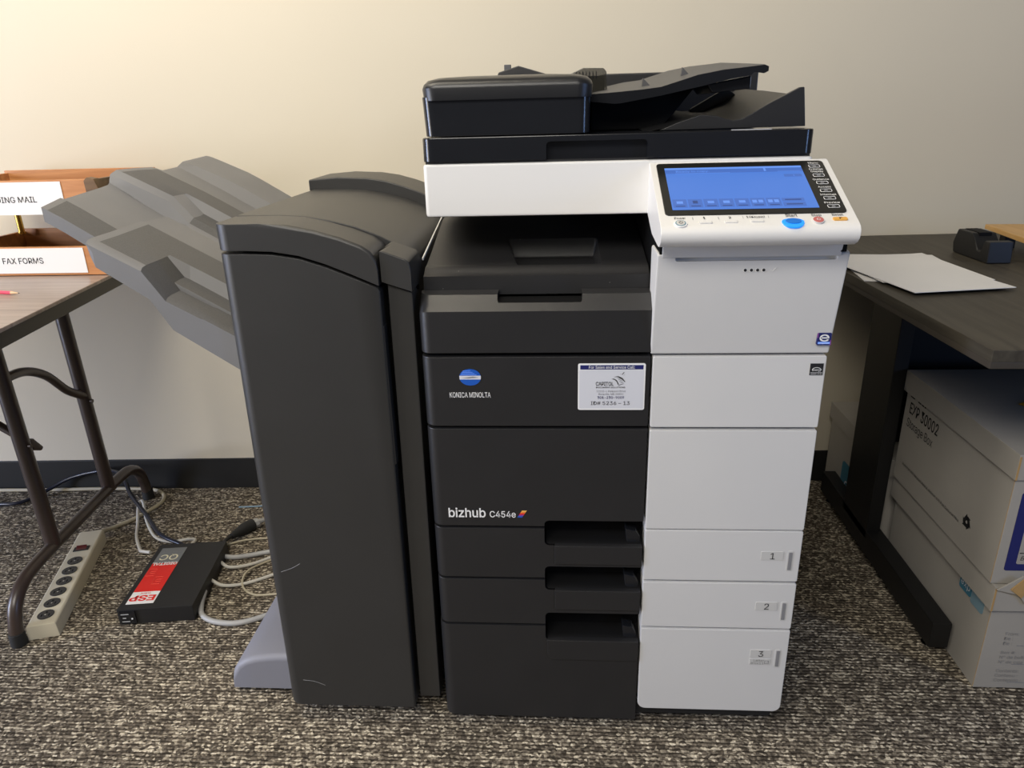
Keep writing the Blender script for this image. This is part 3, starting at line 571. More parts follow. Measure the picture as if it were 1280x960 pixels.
MID = [(-0.29, 0.924), (-0.22, 0.9235), (-0.181, 0.921), (-0.143, 0.914), (-0.105, 0.904), (-0.068, 0.890), (-0.035, 0.8725), (-0.016, 0.857), (-0.012, 0.846)]
b = B(); b.prism([(-0.29, 0.80)] + [(x, z-0.0035) for x, z in MID] + [(-0.012, 0.80)], 'XZ', 0.0865, 0.47, 'fin', r=0.002); obj('top_cover', b, fin)
HOOD = [(-0.300, 0.939), (-0.24, 0.943), (-0.18, 0.940), (-0.143, 0.934), (-0.105, 0.923), (-0.068, 0.909), (-0.035, 0.891), (-0.012, 0.870)]
b = B(); b.prism([(-0.300, 0.90)] + HOOD + [(-0.012, 0.80), (-0.28, 0.80)], 'XZ', 0.472, 0.62, 'fin', r=0.003); obj('rear_cover', b, fin)
b = B(); b.prism([(-0.283, 0.04), (-0.283, 0.86), (-0.2, 0.86), (-0.13, 0.84), (-0.056, 0.81), (-0.02, 0.80), (-0.02, 0.04)], 'XZ', 0.05, 0.62, 'fin', r=0.003); obj('body', b, fin)
b = B(); b.prism([(-0.050, 0.05), (-0.044, 0.8285), (-0.007, 0.8135), (-0.012, 0.05)], 'XZ', 0.012, 0.05, 'fin', r=0.003); obj('side_strip', b, fin)
b = B(); b.prism([(-0.050, 0.832), (-0.050, 0.8765), (-0.044, 0.8765), (-0.013, 0.8645), (-0.008, 0.860), (-0.006, 0.851), (-0.006, 0.817)], 'XZ', 0.004, 0.0855, 'fin', big=[(lambda m, d: m.y < 0.006 and m.x > -0.045 and m.z > 0.85, 0.005, 3)], r=0.0015); obj('side_strip_cover', b, fin)
b = B(); b.prism([(0.09, 0.850), (0.20, 0.868), (0.36, 0.893), (0.36, 0.889), (0.20, 0.864), (0.09, 0.846)], 'YZ', -0.0045, -0.002, 'label', r=0.0006); obj('paper_guide_edge', b, fin)
for cx, cy in ((-0.25, 0.09), (-0.09, 0.09), (-0.25, 0.55), (-0.09, 0.55)):
    b = B(); b.cyl((cx, cy, 0.018), X, 0.018, 0.022, 'rubber', bev=0.002); b.box((cx-0.02, cy-0.014, 0.018), (cx+0.02, cy+0.014, 0.042), 'steel', 0.002); obj('caster', b, fin)
b = B(); b.prism([(-0.431, 0.013), (-0.428, 0.052), (-0.418, 0.068), (-0.402, 0.079), (-0.380, 0.0865), (-0.34, 0.092), (-0.28, 0.094), (-0.28, 0.018), (-0.30, 0.013)], 'XZ', 0.06, 0.34, 'foot',
                 big=[(lambda m, d: m.y < 0.061 and m.z > 0.04 and m.x < -0.285 and abs(d.y) < 0.2, 0.012, 5)], r=0.003)
b.box((-0.38, 0.075, 0.0), (-0.285, 0.13, 0.016), 'rubber', 0.004); obj('stabilizer_foot', b, fin, label='pale grey stabilizer foot')

# sheet trays, swept along the sloping direction
A = math.radians(29.5); SD = Vector((math.cos(A), 0, -math.sin(A))); SN = Vector((math.sin(A), 0, math.cos(A)))
def sweep(ends, stations, th0, th1, mtl, xend=-0.286, top2=None):
    """ends: 3D points of the outer end edge, front to back; stations: (fraction, [lift per point]); top2(i, k): faces with the textured surface."""
    L = [(xend-p[0])/SD.x for p in ends]; rings = []
    for t, lift in stations:
        top = [Vector(p)+SD*(l*t)+Z*h for p, l, h in zip(ends, L, lift)]
        th = th0+(th1-th0)*t
        rings.append(top + [top[-1]-Z*th] + [p-Z*th*0.92+Y*0.004 for p in top[-2:0:-1]] + [top[0]-Z*th])
    bb = B(); n = len(rings[0]); bm = bmesh.new(); vs = [[bm.verts.new(p) for p in r] for r in rings]
    for a, c in zip(vs, vs[1:]):
        for k in range(n): bm.faces.new((a[k], a[(k+1) % n], c[(k+1) % n], c[k]))
    for r in (vs[0], vs[-1]):
        for k in range(n//2-1): bm.faces.new((r[k], r[k+1], r[n-2-k], r[n-1-k]))
    bb.merge(bm, mtl)
    if top2:
        ti = bb.mi('traytop'); bb.bm.faces.ensure_lookup_table()
        for i in range(len(rings)-1):
            for k in range(n):
                if top2(i, k): bb.bm.faces[i*n+k].material_index = ti
    return bb
U = [(-0.588, 0.069, 0.936), (-0.589, 0.070, 0.942), (-0.599, 0.135, 0.949), (-0.6, 0.145, 0.946), (-0.606, 0.235, 0.951), (-0.606, 0.262, 0.953), (-0.608, 0.286, 0.955),
     (-0.610, 0.294, 0.958), (-0.610, 0.302, 0.972), (-0.604, 0.315, 0.979), (-0.603, 0.34, 0.9785), (-0.602, 0.355, 0.978), (-0.602, 0.365, 0.978), (-0.599, 0.43, 0.975), (-0.589, 0.45, 0.967), (-0.589, 0.51, 0.969), (-0.585, 0.53, 0.980), (-0.574, 0.62, 0.986), (-0.572, 0.63, 0.980)]
def up_lift(base, chan, wall, notch=0.0):
    q = [base]*19
    for k in range(0, 8): q[k] = base*0.5 + chan
    for k in range(8, 14): q[k] = base*0.5
    for k in range(14, 16): q[k] = base*0.5 + chan*0.35
    for k in (8, 9, 10): q[k] += notch
    q[11] += notch*0.9; q[7] += wall; return q
b = sweep(U, [(0, up_lift(-0.003, 0, 0)), (0.03, up_lift(0.0, -0.001, -0.001)), (0.10, up_lift(0.003, -0.003, -0.003)), (0.31, up_lift(0.010, -0.012, -0.009)), (0.41, up_lift(0.010, -0.018, 0.006, -0.022)), (0.8, up_lift(0.004, -0.018, 0.006, -0.022)), (1, up_lift(0, -0.018, 0.006, -0.022))], 0.016, 0.03, 'tray',
          top2=lambda i, k: i >= 1 and k in (12, 1) or (i >= 4 and k in (8, 9, 10)) or (1 <= i <= 2 and k in (9, 10, 11)))
b.box((-0.40, 0.44, 0.0), (-0.36, 0.525, 0.004), 'dgrey', mx=Matrix.Translation((0, 0, 0)) @ Matrix.Translation(Vector((0, 0, 0.8645))) @ Matrix.Translation((-0.38, 0, 0)) @ Matrix.Rotation(A, 4, 'Y') @ Matrix.Translation((0.38, 0, 0)))
obj('upper_sheet_tray', b, fin, sharp=0.45)
Lw = [(-0.490, 0.020, 0.878), (-0.497, 0.020, 0.892), (-0.497, 0.026, 0.8965), (-0.496, 0.036, 0.898), (-0.498, 0.09, 0.8985), (-0.499, 0.105, 0.899), (-0.5, 0.115, 0.899), (-0.503, 0.19, 0.901), (-0.502, 0.196, 0.898), (-0.498, 0.265, 0.898)]
z10 = [0]*10; nt = [0, -0.030, -0.031, -0.031, -0.031, -0.029, 0, 0, 0, 0]; nt[0] = -0.030
rm = [0, 0, 0, 0, 0, 0, 0, 0, 0, 0]
Asave = A
b = sweep(Lw, [(0, z10), (0.05, z10), (0.36, rm), (0.50, nt), (0.74, nt), (0.76, [q+(0.0015 if 0 < k < 6 else 0) for k, q in enumerate(nt)]), (1, nt)], 0.022, 0.046, 'tray',
          top2=lambda i, k: (i >= 1 and k == 6) or (i == 1 and k in (3, 4, 5)) or (i >= 2 and k in (1, 2, 3, 4)))
obj('lower_sheet_tray', b, fin, sharp=0.45)

# ------------------------------------------------------------------ folding table on the left
TA = math.atan2(-0.0602, 0.425)
ft = thing('folding_table', (-1.1, 0.45, 0), 'walnut laminate folding table with brown tubular legs, left of the copier', 'table')
mt = Matrix.Translation((-0.778, 0.26, 0)) @ Matrix.Rotation(-TA, 4, 'Z')     # local +y runs along the visible end edge, table extends to -x
b = B(); b.box((-1.3, -0.42, 0.694), (-0.002, 0.55, 0.728), 'tedge', 0.004, mx=mt); obj('apron', b, ft, label='dark vinyl edge band')
b = B(); b.box((-1.3, -0.42, 0.722), (0.0, 0.55, 0.730), 'ttop', 0.002, mx=mt); obj('tabletop', b, ft)
fx = lambda y: -0.966 - 0.0855*(y-0.183)
fr = [(0.183, 0.012), (0.187, 0.045), (0.205, 0.088), (0.245, 0.117), (0.30, 0.127), (0.40, 0.130), (0.60, 0.133), (0.70, 0.134), (0.755, 0.126), (0.795, 0.098), (0.812, 0.055), (0.818, 0.012)]
b = B(); b.tube([(fx(y), y, z) for y, z in fr], 0.0145, 'leg', n=14); obj('foot_bar', b, ft)
for y in (0.183, 0.818):
    b = B(); b.cyl((fx(y), y, 0.016), Z, 0.017, 0.032, 'rubber', bev=0.003, r2=0.0155); obj('foot_cap', b, ft)
for y, yt in ((0.37, 0.37), (0.635, 0.635)):
    b = B(); b.tube([(fx(y), y, 0.133), (fx(y)-0.012, yt, 0.71)], 0.0165, 'leg', n=14); b.cyl((fx(y)+0.0155, y-0.004, 0.39), X, 0.005, 0.006, 'leg', n=10); obj('leg', b, ft)
b = B(); b.tube([(fx(0.37)-0.01, 0.375, 0.545), (fx(0.45)-0.012, 0.45, 0.535), (fx(0.52)-0.012, 0.52, 0.500), (fx(0.58)-0.01, 0.58, 0.44), (fx(0.635)+0.0, 0.628, 0.405)], 0.0105, 'leg', n=10); obj('cross_brace', b, ft)
b = B(); b.prism([(0.395, 0.365), (0.42, 0.352), (0.428, 0.358), (0.405, 0.39), (0.392, 0.395)], 'YZ', -1.005, -0.985, 'leg', r=0.003); b.tube([(-0.99, 0.38, 0.40), (-1.2, 0.38, 0.55), (-1.40, 0.38, 0.70)], 0.009, 'leg', n=10); obj('folding_strut', b, ft)

# ------------------------------------------------------------------ letter tray rack
rk = thing('letter_tray_rack', (-1.005, 0.68, 0.73), 'two-tier orange wooden letter tray with white paper labels, standing on the folding table', 'letter tray')
def letter_tray(z0, z1, yf, yb, xr, xl, lab, lz0, lz1, lxr):
    b = B(); b.box((xl, yf, z0), (xr, yf+0.010, z1), 'wood', 0.0015); b.box((xl, yb-0.010, z0), (xr, yb, z1+0.006), 'wood', 0.0015)
    b.box((xr-0.010, yf+0.010, z0), (xr, yb-0.010, z1), 'woodd', 0.0015); b.box((xl, yf+0.010, z0), (xl+0.010, yb-0.010, z1), 'wood', 0.0015)
    b.box((xl+0.01, yf+0.01, z0+0.001), (xr-0.01, yb-0.01, z0+0.007), 'woodd'); t = obj('tray', b, rk)
    b = B(); b.box((xl+0.03, yf-0.0016, lz0), (lxr, yf-0.0004, lz1), 'paper'); b.text(lab[0], (lab[1], yf-0.0016, lab[2]), X, Z, lab[4], 'ink', align='RIGHT', w=lab[3], bold=0.008); obj('paper_label', b, t, label='white paper label with black capitals')
letter_tray(0.7315, 0.7965, 0.56, 0.82, -0.816, -1.20, ('FAX FORMS', -0.968, 0.7595, 0.098, 0.0178), 0.737, 0.794, -0.869)
letter_tray(0.875, 0.943, 0.56, 0.82, -0.806, -1.20, ('OUTGOING MAIL', -0.948, 0.8960, 0.146, 0.0172), 0.869, 0.9395, -0.886)
b = B(); b.prism([(-0.828, 0.873), (-0.806, 0.873), (-0.800, 0.925), (-0.806, 0.944), (-0.822, 0.947), (-0.830, 0.94)], 'XZ', 0.556, 0.575, 'woodd', r=0.001); obj('corner_block', b, rk)
for px, py in ((-0.845, 0.585), (-1.185, 0.585), (-0.845, 0.795), (-1.175, 0.785)):
    b = B(); b.cyl((px, py, 0.837), Z, 0.0075, 0.088, 'brass', n=16, bev=0.001); b.cyl((px, py, 0.797), Z, 0.010, 0.005, 'brass', n=16); obj('brass_post', b, rk)
# pencil
pn = thing('pencil', (-0.95, 0.38, 0.7345), 'pink pencil lying on the walnut table in front of the letter tray', 'pencil')
pa, pb = Vector((-1.06, 0.405, 0.7342)), Vector((-0.922, 0.378, 0.7342)); pd = (pb-pa).normalized()
b = B(); b.tube([pa, pb], 0.0038, 'pencil', n=6); obj('barrel', b, pn)
b = B(); b.tube([pb, pb+pd*0.018], lambda t: 0.0037*(1-t)+0.0009*t, 'pencilwood', n=10); b.tube([pb+pd*0.0175, pb+pd*0.0215], lambda t: 0.0010*(1-t)+0.0003*t, 'ink', n=8); obj('tip', b, pn, label='bare wood sharpened tip')

# ------------------------------------------------------------------ power strip
s0, s1 = Vector((-0.924, 0.203, 0)), Vector((-1.043, 0.580, 0)); sd = (s1-s0); SL = sd.length; sa = math.atan2(sd.y, sd.x)
ms = Matrix.Translation(s0) @ Matrix.Rotation(sa, 4, 'Z')       # local x along the strip
ps = thing('power_strip', (*((s0+s1)/2)[:2], 0), 'beige six-outlet power strip on the carpet beside the table foot', 'power strip')
b = B(); b.prism([(-0.032, 0.0), (0.032, 0.0), (0.030, 0.033), (0.027, 0.036), (-0.027, 0.036), (-0.030, 0.033)], 'YZ', 0.0, SL, 'beige', r=0.002, mx=ms); psb = obj('housing', b, ps)
for k in range(6):
    x = 0.036 + k*0.043
    b = B(); b.cyl((x, 0, 0.0365), Z, 0.0172, 0.002, 'gloss', n=26, bev=0.0006, mx=ms)
    b.box((x-0.007, -0.0085, 0.0374), (x+0.001, -0.0065, 0.0378), 'deep', mx=ms); b.box((x-0.007, 0.0065, 0.0374), (x+0.001, 0.0085, 0.0378), 'deep', mx=ms); b.cyl((x+0.007, 0, 0.0374), Z, 0.0024, 0.001, 'deep', n=10, mx=ms); b.cyl((x-0.003, 0, 0.0376), Z, 0.0018, 0.001, 'chrome', n=10, mx=ms); obj('outlet', b, ps)
b = B(); b.box((0.296, -0.018, 0.034), (0.316, 0.018, 0.038), 'ink', 0.001, mx=ms); b.prism([(0.299, 0.038), (0.313, 0.038), (0.313, 0.043), (0.306, 0.0385)], 'XZ', -0.012, 0.012, mat('switch_red', (0.10, 0.015, 0.015), 0.35), r=0.0005, mx=ms); obj('switch', b, ps, label='dark red rocker switch')
e = ms @ Vector((SL, -0.012, 0.018))
b = B(); b.tube([e+Vector((0.004, -0.02, 0)), e+Vector((-0.002, 0.015, 0.0)), (-1.030, 0.640, 0.006), (-0.995, 0.688, 0.006), (-0.965, 0.74, 0.010), (-0.962, 0.79, 0.006), (-0.985, 0.835, 0.006), (-1.045, 0.862, 0.006), (-1.20, 0.862, 0.006), (-1.35, 0.853, 0.006), (-1.60, 0.846, 0.006)], 0.0055, 'cordbeige', n=10); obj('cord', b, ps)

# ------------------------------------------------------------------ surge filter box with the red label
q0 = Vector((-0.765, 0.245, 0)); qa = math.radians(14.5)
mq = Matrix.Translation((-0.778, 0.25, 0)) @ Matrix.Rotation(qa, 4, 'Z')
def from_corners(p, q):      # x axis from p to q on the floor
    p, q = Vector(p), Vector(q); d = q-p; return Matrix.Translation(p) @ Matrix.Rotation(math.atan2(d.y, d.x), 4, 'Z'), d.length
mq, QW = from_corners((-0.777, 0.248, 0), (-0.612, 0.270, 0))
QD, QH = 0.262, 0.043
shear = Matrix.Identity(4)
qc = thing('surge_filter', (-0.72, 0.38, 0), 'flat black surge filter with a red and grey label, on the carpet', 'surge protector')
b = B(); b.box((0, 0, 0.003), (QW, QD, QH), 'qc', 0.002, mx=mq @ Matrix(((1, -0.18, 0, 0), (0, 1, 0, 0), (0, 0, 1, 0), (0, 0, 0, 1))) if False else mq); obj('case', b, qc)
b = B(); h = QH+0.0006
def Q(x0, y0, x1, y1, m, dz=0.0): b.box((x0, y0, QH-0.0005), (x1, y1, h+dz), m, mx=mq)
Q(0.013, 0.018, 0.074, 0.062, 'paper'); Q(0.013, 0.062, 0.074, 0.176, 'qcred'); Q(0.013, 0.176, 0.074, 0.242, 'qcgrey')
du = (mq.to_3x3() @ Vector((-1, 0, 0))); dv = (mq.to_3x3() @ Vector((0, -1, 0)))
QT = lambda s, x, y, size, m, **k: b.text(s, mq @ Vector((x, y, h)), du, dv, size, m, **k)
QT('ESP', 0.043, 0.047, 0.026, 'qcred', bold=0.03, sx=1.2); QT('SURGE', 0.043, 0.058, 0.007, 'qcred', bold=0.01); QT('DIGITAL', 0.0435, 0.178, 0.0155, 'wink', bold=0.03, sx=0.93); QT('QC', 0.0435, 0.211, 0.031, 'cream', bold=0.01)
QT('POWER FILTER', 0.0435, 0.225, 0.006, 'grey'); QT('PROTECTION', 0.0435, 0.234, 0.006, 'grey')
for cx0, cy0 in ((0.026, 0.138), (0.052, 0.104)):
    pts = [(0, 0), (0.018, 0), (0.018, 0.010), (0.006, 0.010), (0.006, 0.018), (0.018, 0.018), (0.018, 0.028), (0, 0.028), (0, 0)]
    b.tube([mq @ Vector((cx0-0.01+x, cy0-0.014+y, h+0.0002)) for x, y in pts], 0.0004, 'qcline', n=4, smoothpath=False)
obj('label', b, qc, label='red, grey and white label read upside down')
b = B(); b.box((0.006, -0.003, 0.006), (0.04, 0.004, 0.039), 'gloss', 0.001, mx=mq)
for z in (0.031, 0.012): b.box((0.009, -0.0036, z), (0.026, -0.003, z+0.002), 'cordg', mx=mq)
b.box((0.012, -0.0036, 0.021), (0.019, -0.003, 0.0235), 'cordg', mx=mq); b.cyl((0.032, -0.0033, 0.02), Y, 0.002, 0.001, 'wink', n=10, mx=mq); obj('outlet', b, qc)
bk = mq @ Vector((QW*0.30, QD, 0.022))
b = B(); b.tube([mq @ Vector((QW*0.32, QD-0.006, 0.02)), mq @ Vector((QW*0.30, QD+0.02, 0.022)), (-0.85, 0.575, 0.03), (-0.93, 0.655, 0.04), (-1.02, 0.74, 0.055), (-1.075, 0.80, 0.085), (-1.16, 0.85, 0.075), (-1.27, 0.85, 0.05), (-1.34, 0.82, 0.02), (-1.40, 0.765, 0.008), (-1.55, 0.77, 0.008)], 0.0055, 'cordk', n=10); obj('power_cord', b, qc, label='glossy navy black power cord')
# right rear: black plug going into a grey connector
b = B(); e = mq @ Vector((QW-0.012, QD-0.004, 0.026)); b.tube([e, (-0.668, 0.565, 0.022), (-0.655, 0.60, 0.018)], 0.005, 'qc', n=10)
b.tube([(-0.662, 0.585, 0.02), (-0.652, 0.612, 0.018), (-0.642, 0.632, 0.018), (-0.628, 0.650, 0.018)], lambda t: 0.008+0.008*min(1, t*1.8), 'rubber', n=12); obj('plug', b, qc)

def cord(name, pts, r, m, label, cat='cord', group=None):
    b = B(); b.tube(pts, r, m, n=10); return obj(name, b, label=label, cat=cat, group=group)
b = B(); b.tube([(-0.630, 0.648, 0.018), (-0.620, 0.660, 0.018)], 0.013, 'cordg', n=8); b.tube([(-0.621, 0.659, 0.018), (-0.600, 0.683, 0.016), (-0.55, 0.72, 0.01), (-0.45, 0.77, 0.006), (-0.33, 0.80, 0.006)], lambda t: 0.0085-0.004*min(1, t*4), 'cordg', n=10)
obj('extension_cord', b, label='grey connector cord meeting the black plug behind the surge filter', cat='cord')
cord('phone_cord', [(-0.835, 0.495, 0.028), (-0.862, 0.505, 0.024), (-0.885, 0.53, 0.012), (-0.935, 0.60, 0.006), (-0.965, 0.66, 0.008), (-1.005, 0.735, 0.012), (-1.02, 0.77, 0.014), (-1.012, 0.772, 0.016), (-0.985, 0.735, 0.022), (-0.93, 0.65, 0.024), (-0.875, 0.59, 0.012), (-0.825, 0.578, 0.006), (-0.785, 0.585, 0.010), (-0.755, 0.57, 0.018), (-0.748, 0.536, 0.024)], 0.0042, 'cordw', 'looped white phone cord leaving the left and rear of the surge filter')
rside = lambda y, z=0.018: mq @ Vector((QW-0.004, y, z))
cord('network_cable', [rside(0.235, 0.014), (-0.62, 0.505, 0.010), (-0.585, 0.52, 0.0065), (-0.54, 0.537, 0.0065), (-0.45, 0.56, 0.0065), (-0.33, 0.60, 0.0065)], 0.0062, 'cordg', 'thick grey cable beside the right rear corner of the surge filter')
cord('phone_cord', [rside(0.205), (-0.615, 0.462, 0.010), (-0.57, 0.482, 0.005), (-0.52, 0.522, 0.005), (-0.46, 0.56, 0.012), (-0.33, 0.585, 0.012)], 0.0042, 'cordw', 'thin white cord running right from the middle of the surge filter')
cord('phone_cord', [rside(0.13), (-0.60, 0.388, 0.010), (-0.555, 0.402, 0.005), (-0.50, 0.437, 0.005), (-0.45, 0.475, 0.005), (-0.33, 0.52, 0.005)], 0.0042, 'cordw', 'thin white cord crossing the small loop of cord beside the finisher')
cord('looped_wire', [(-0.30, 0.56, 0.004), (-0.47, 0.535, 0.004), (-0.535, 0.495, 0.004), (-0.562, 0.44, 0.012), (-0.555, 0.395, 0.006), (-0.52, 0.365, 0.004), (-0.47, 0.365, 0.004), (-0.30, 0.40, 0.004)], 0.0028, 'cordbeige', 'thin beige wire curled in a small loop beside the finisher')
cord('power_cable', [rside(0.085), (-0.618, 0.315, 0.012), (-0.602, 0.283, 0.007), (-0.565, 0.262, 0.0065), (-0.51, 0.258, 0.0065), (-0.455, 0.285, 0.0065), (-0.38, 0.35, 0.0065), (-0.30, 0.40, 0.0065)], 0.0062, 'cordg', 'thick pale grey cable curving in front of the others towards the finisher foot')
cord('thin_wire', [(-0.70, 0.548, 0.004), (-0.64, 0.588, 0.004), (-0.58, 0.602, 0.004), (-0.48, 0.603, 0.004), (-0.33, 0.60, 0.004)], 0.0028, 'cordbeige', 'thin beige wire passing just below the black plug')
cord('patch_cable', [(-0.72, 0.765, 0.003), (-0.66, 0.772, 0.003), (-0.58, 0.79, 0.003), (-0.40, 0.80, 0.003)], 0.0022, 'cordb', 'thin pale blue cable near the baseboard behind the finisher')

# ------------------------------------------------------------------ desk on the right
dk = thing('desk', (1.2, 0.45, 0), 'dark laminate desk on black steel legs at the right wall', 'desk')
b = B(); b.prism([(0.8165, -0.022), (0.795, 0.66), (0.785, 0.925), (1.75, 0.965), (1.75, -0.03)], 'XY', 0.712, 0.73, 'desk', r=0.0015); b.prism([(0.8165, -0.0215), (0.797, 0.66), (0.787, 0.92), (1.74, 0.96), (1.74, -0.028)], 'XY', 0.702, 0.7125, 'desked', r=0.001); obj('desktop', b, dk)
b = B(); b.box((0.951, 0.545, 0.06), (0.983, 0.695, 0.70), 'steel', 0.002); obj('leg', b, dk)
b = B(); b.box((0.983, 0.640, 0.275), (1.735, 0.658, 0.702), 'steel', 0.002); obj('modesty_panel', b, dk)
b = B(); b.box((0.951, 0.205, 0.022), (0.990, 0.86, 0.082), 'steel', 0.003); obj('foot_beam', b, dk)
for y in (0.24, 0.82):
    b = B(); b.cyl((0.970, y, 0.004), Z, 0.014, 0.008, 'chrome', n=20, bev=0.001); b.cyl((0.970, y, 0.014), Z, 0.004, 0.02, 'chrome', n=12); obj('leveling_glide', b, dk)
b = B(); b.box((0.951, 0.10, 0.675), (1.0, 0.80, 0.702), 'steel', 0.002); obj('support_rail', b, dk)

def sheet(z, cx, cy, w2, d2, ang, label, curl=0.0):
    b = B(); bm = bmesh.new(); n = 10; ca, sa2 = math.cos(ang), math.sin(ang); top = []; bot = []
    for j in range(n+1):
        for lst, dz in ((top, 0.0012), (bot, 0.0)):
            row = []
            for i in range(n+1):
                u, v = (i/n-0.5)*w2, (j/n-0.5)*d2
                row.append(bm.verts.new((cx+u*ca-v*sa2, cy+u*sa2+v*ca, z+dz+curl*max(0, (abs(u)/w2-0.28))**2*4)))
            lst.append(row)
    for lst in (top, bot):
        for j in range(n):
            for i in range(n): bm.faces.new((lst[j][i], lst[j][i+1], lst[j+1][i+1], lst[j+1][i]))
    ringt = [top[0][i] for i in range(n)] + [top[j][n] for j in range(n)] + [top[n][n-i] for i in range(n)] + [top[n-j][0] for j in range(n)]
    ringb = [bot[0][i] for i in range(n)] + [bot[j][n] for j in range(n)] + [bot[n][n-i] for i in range(n)] + [bot[n-j][0] for j in range(n)]
    for k in range(len(ringt)): bm.faces.new((ringt[k], ringt[(k+1) % len(ringt)], ringb[(k+1) % len(ringt)], ringb[k]))
    b.merge(bm, 'sheet'); return obj('paper_sheet', b, label=label, cat='paper sheet')
sheet(0.7303, 0.925, 0.535, 0.21, 0.275, -0.12, 'white sheet at the bottom of the loose pile on the dark desk', 0.0)
sheet(0.7330, 0.925, 0.520, 0.212, 0.272, 0.05, 'white sheet in the middle of the loose pile on the dark desk', 0.008)
sheet(0.7362, 0.918, 0.440, 0.195, 0.276, 0.17, 'white sheet on top of the loose pile on the dark desk', 0.0)
# black tape holder and wooden tray at the back of the desk
b = B(); b.prism([(0.557, 0.7305), (0.700, 0.7305), (0.706, 0.752), (0.692, 0.784), (0.632, 0.784), (0.616, 0.770), (0.602, 0.752), (0.590, 0.752), (0.580, 0.776), (0.560, 0.776)], 'YZ', 1.110, 1.160, 'steel', r=0.003)
b.box((1.122, 0.625, 0.776), (1.148, 0.685, 0.7855), 'deep', 0.001); obj('tape_dispenser', b, label='black plastic tape dispenser at the back of the dark desk', cat='tape dispenser')
wt = thing('wooden_tray', (1.42, 0.63, 0.73), 'golden wooden desk tray behind the tape dispenser, at the right edge', 'desk tray')
b = B(); b.prism([(1.185, 0.52), (1.215, 0.78), (1.62, 0.74), (1.60, 0.46)], 'XY', 0.768, 0.779, 'oak', r=0.0015); obj('shelf', b, wt)
for x, y in ((1.22, 0.55), (1.25, 0.74), (1.56, 0.50), (1.58, 0.72)):
    b = B(); b.box((x-0.012, y-0.012, 0.7305), (x+0.012, y+0.012, 0.769), 'steel', 0.001); obj('leg', b, wt)

# ------------------------------------------------------------------ storage boxes
def storage_box(x0, x1, y0, y1, z0, z1, lidh, name_label, lid=True, prints=None, sag=0.0, lidmat='card', out=0.006):
    t = thing('storage_box', ((x0+x1)/2, (y0+y1)/2, z0), name_label, 'storage box')
    b = B(); b.box((x0, y0, z0+0.001), (x1, y1, z1-0.006), 'card', 0.0015)
    b.box((x0-0.0004, y0+0.001, z0+0.003), (x0+0.010, y0+0.0015, z1-0.01), 'cardraw'); obj('carton', b, t)
    b = B(); o = out
    bm = bmesh.new(); rim = []
    for k, (px, py) in enumerate(((x0-o, y0-o), (x1+o, y0-o), (x1+o, y1+o), (x0-o, y1+o))): rim.append((px, py))
    b.box((x0-o, y0-o, z1-0.005), (x1+o, y1+o, z1), lidmat, 0.0012)
    for (a0, a1, c0, c1) in ((x0-o, x0-o+0.003, y0-o, y1+o), (x1+o-0.003, x1+o, y0-o, y1+o), (x0-o+0.003, x1+o-0.003, y0-o, y0-o+0.003), (x0-o+0.003, x1+o-0.003, y1+o-0.003, y1+o)):
        b.box((a0, c0, z1-lidh), (a1, c1, z1-0.003), lidmat, 0.0008)
    b.box((x0-o+0.001, y0-o-0.0006, z1-lidh), (x0-o+0.004, y0-o+0.0002, z1-0.004), 'cardraw')
    ld = obj('lid', b, t)
    return t
FY = Vector((0, -1, 0))
# lower box of the stack
t = storage_box(1.0, 1.36, 0.122, 0.53, 0.0, 0.238, 0.052, 'white storage box on the carpet carrying another box, right of the desk leg', out=0.010)
b = B()
for yc, m in ((0.208, 'teal'), (0.165, 'teal2')): b.prism(rrect(yc-0.021, 0.158 if m == 'teal' else 0.152, yc+0.021, 0.19 if m == 'teal' else 0.186, 0.005), 'YZ', 0.9985, 1.001, m)
b.text('exp', (0.9985, 0.208, 0.168), FY, Z, 0.020, 'sticker'); obj('side_logo', b, t)
b = B()
for k, (s, z) in enumerate((('From:', 0.125), ('De :', 0.114), ('De :', 0.103), ('Box #:', 0.082), ('N° de boîte :', 0.071), ('N° de caja :', 0.060), ('Contents:', 0.039), ('Contenu :', 0.028), ('Contenido :', 0.017))):
    b.text(s, (1.034, 0.1218, z), X, Z, 0.0095, 'grey', align='LEFT')
    if k % 3 == 2: b.box((1.06, 0.1212, z-0.002), (1.33, 0.1218, z-0.001), 'grey')
obj('front_print', b, t)
b = B(); b.prism([(0.99, 0.235), (1.03, 0.265), (1.045, 0.255), (1.35, 0.258), (1.35, 0.205), (1.045, 0.205), (1.03, 0.225)], 'XZ', 0.1065, 0.1095, 'card', r=0.0005); b.prism([(1.012, 0.238), (1.032, 0.262), (1.042, 0.258), (1.040, 0.232), (1.034, 0.220)], 'XZ', 0.1045, 0.1062, 'cardraw', r=0.0004); obj('lid_flap', b, t, label='torn lid flap with brown cardboard showing')
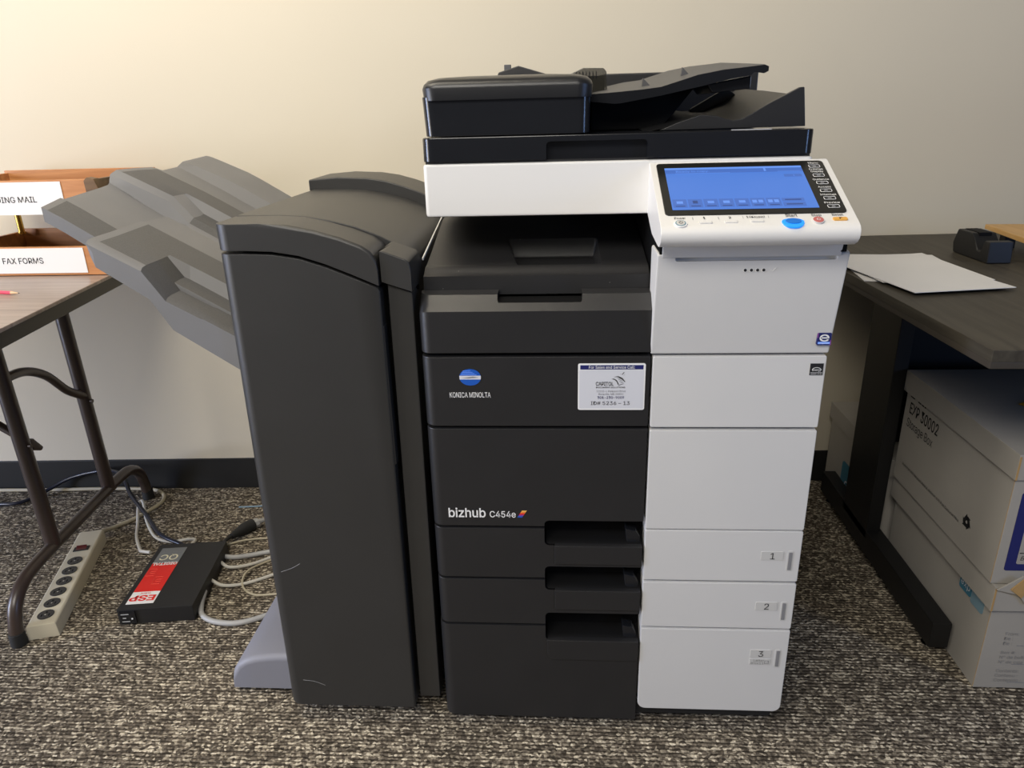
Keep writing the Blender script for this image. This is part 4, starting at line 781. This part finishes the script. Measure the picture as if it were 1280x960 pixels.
# upper box
t = storage_box(0.985, 1.345, 0.121, 0.535, 0.2385, 0.500, 0.048, 'white storage box with black printing, on top of another box under the desk')
b = B()
SX = 0.9846
b.text('EXP 30002', (SX, 0.512, 0.410), FY, Z, 0.034, 'ink', align='LEFT', bold=0.012, w=0.128); b.text('Storage Box', (SX, 0.514, 0.378), FY, Z, 0.027, 'ink', align='LEFT', w=0.118)
for y0, y1 in ((0.515, 0.498), (0.480, 0.468), (0.463, 0.455), (0.450, 0.446)): b.box((SX-0.0004, y1, 0.4455), (SX+0.0002, y0, 0.4495), 'ink')
obj('side_print', b, t)
b = B()
b.text('Made from 65% Recycled Material, Minimum 60% Post Consumer Fibre', (SX, 0.500, 0.287), FY, Z, 0.0082, 'ink', align='LEFT', bold=0.004, w=0.248)
obj('material_print', b, t)
b = B()
RC = Vector((0, 0.226, 0.303))
def rp(q): return (SX-0.0003, RC.y-q.x, RC.z+q.y)
for k in range(3):      # three chasing arrows
    v = [Vector((math.cos(PI/2+2*PI*q/3), math.sin(PI/2+2*PI*q/3)))*0.0215 for q in (k, k+1)]
    e = (v[1]-v[0]); inn = Vector((-e.y, e.x)).normalized(); u1 = e.normalized()
    p = lambda t, d: rp(v[0] + e*t + inn*d)
    b.poly([p(0.16, 0.0), p(0.58, 0.0), p(0.58, 0.0078), p(0.30, 0.0078)], 'ink'); b.poly([p(0.58, -0.0040), p(0.80, 0.0040), p(0.58, 0.0120)], 'ink')
obj('recycling_mark', b, t)
b = B(); b.prism(rrect(1.002, 0.268, 1.33, 0.425, 0.004), 'XZ', 0.1203, 0.1212, 'navy'); b.prism(rrect(1.020, 0.282, 1.32, 0.412, 0.003), 'XZ', 0.1199, 0.121, 'card')
b.text('From', (1.030, 0.1198, 0.318), X, Z, 0.012, 'ink', align='LEFT', shear=0.2); b.box((1.026, 0.1194, 0.333), (1.3, 0.1199, 0.3345), 'ink'); b.text('Box', (1.024, 0.1198, 0.290), X, Z, 0.012, 'ink', align='LEFT', shear=0.2); b.box((1.022, 0.1194, 0.304), (1.3, 0.1199, 0.3055), 'ink'); obj('front_print', b, t, label='navy bordered front label')
# box behind, against the wall
t = storage_box(0.985, 1.30, 0.575, 0.930, 0.0, 0.262, 0.045, 'white storage box against the wall behind the black desk leg')
b = B(); b.prism(rrect(0.735, 0.030, 0.815, 0.140, 0.012), 'YZ', 0.9838, 0.986, 'teal'); b.text('e', (0.9837, 0.772, 0.065), FY, Z, 0.055, 'sticker'); obj('side_logo', b, t)
# yellow note on the upper box
b = B(); b.prism([(1.100, 0.336), (1.160, 0.372), (1.190, 0.325), (1.130, 0.290)], 'XY', 0.5004, 0.5018, 'note', r=0.0003); obj('sticky_note', b, label='yellow paper note lying on the upper storage box', cat='paper note')
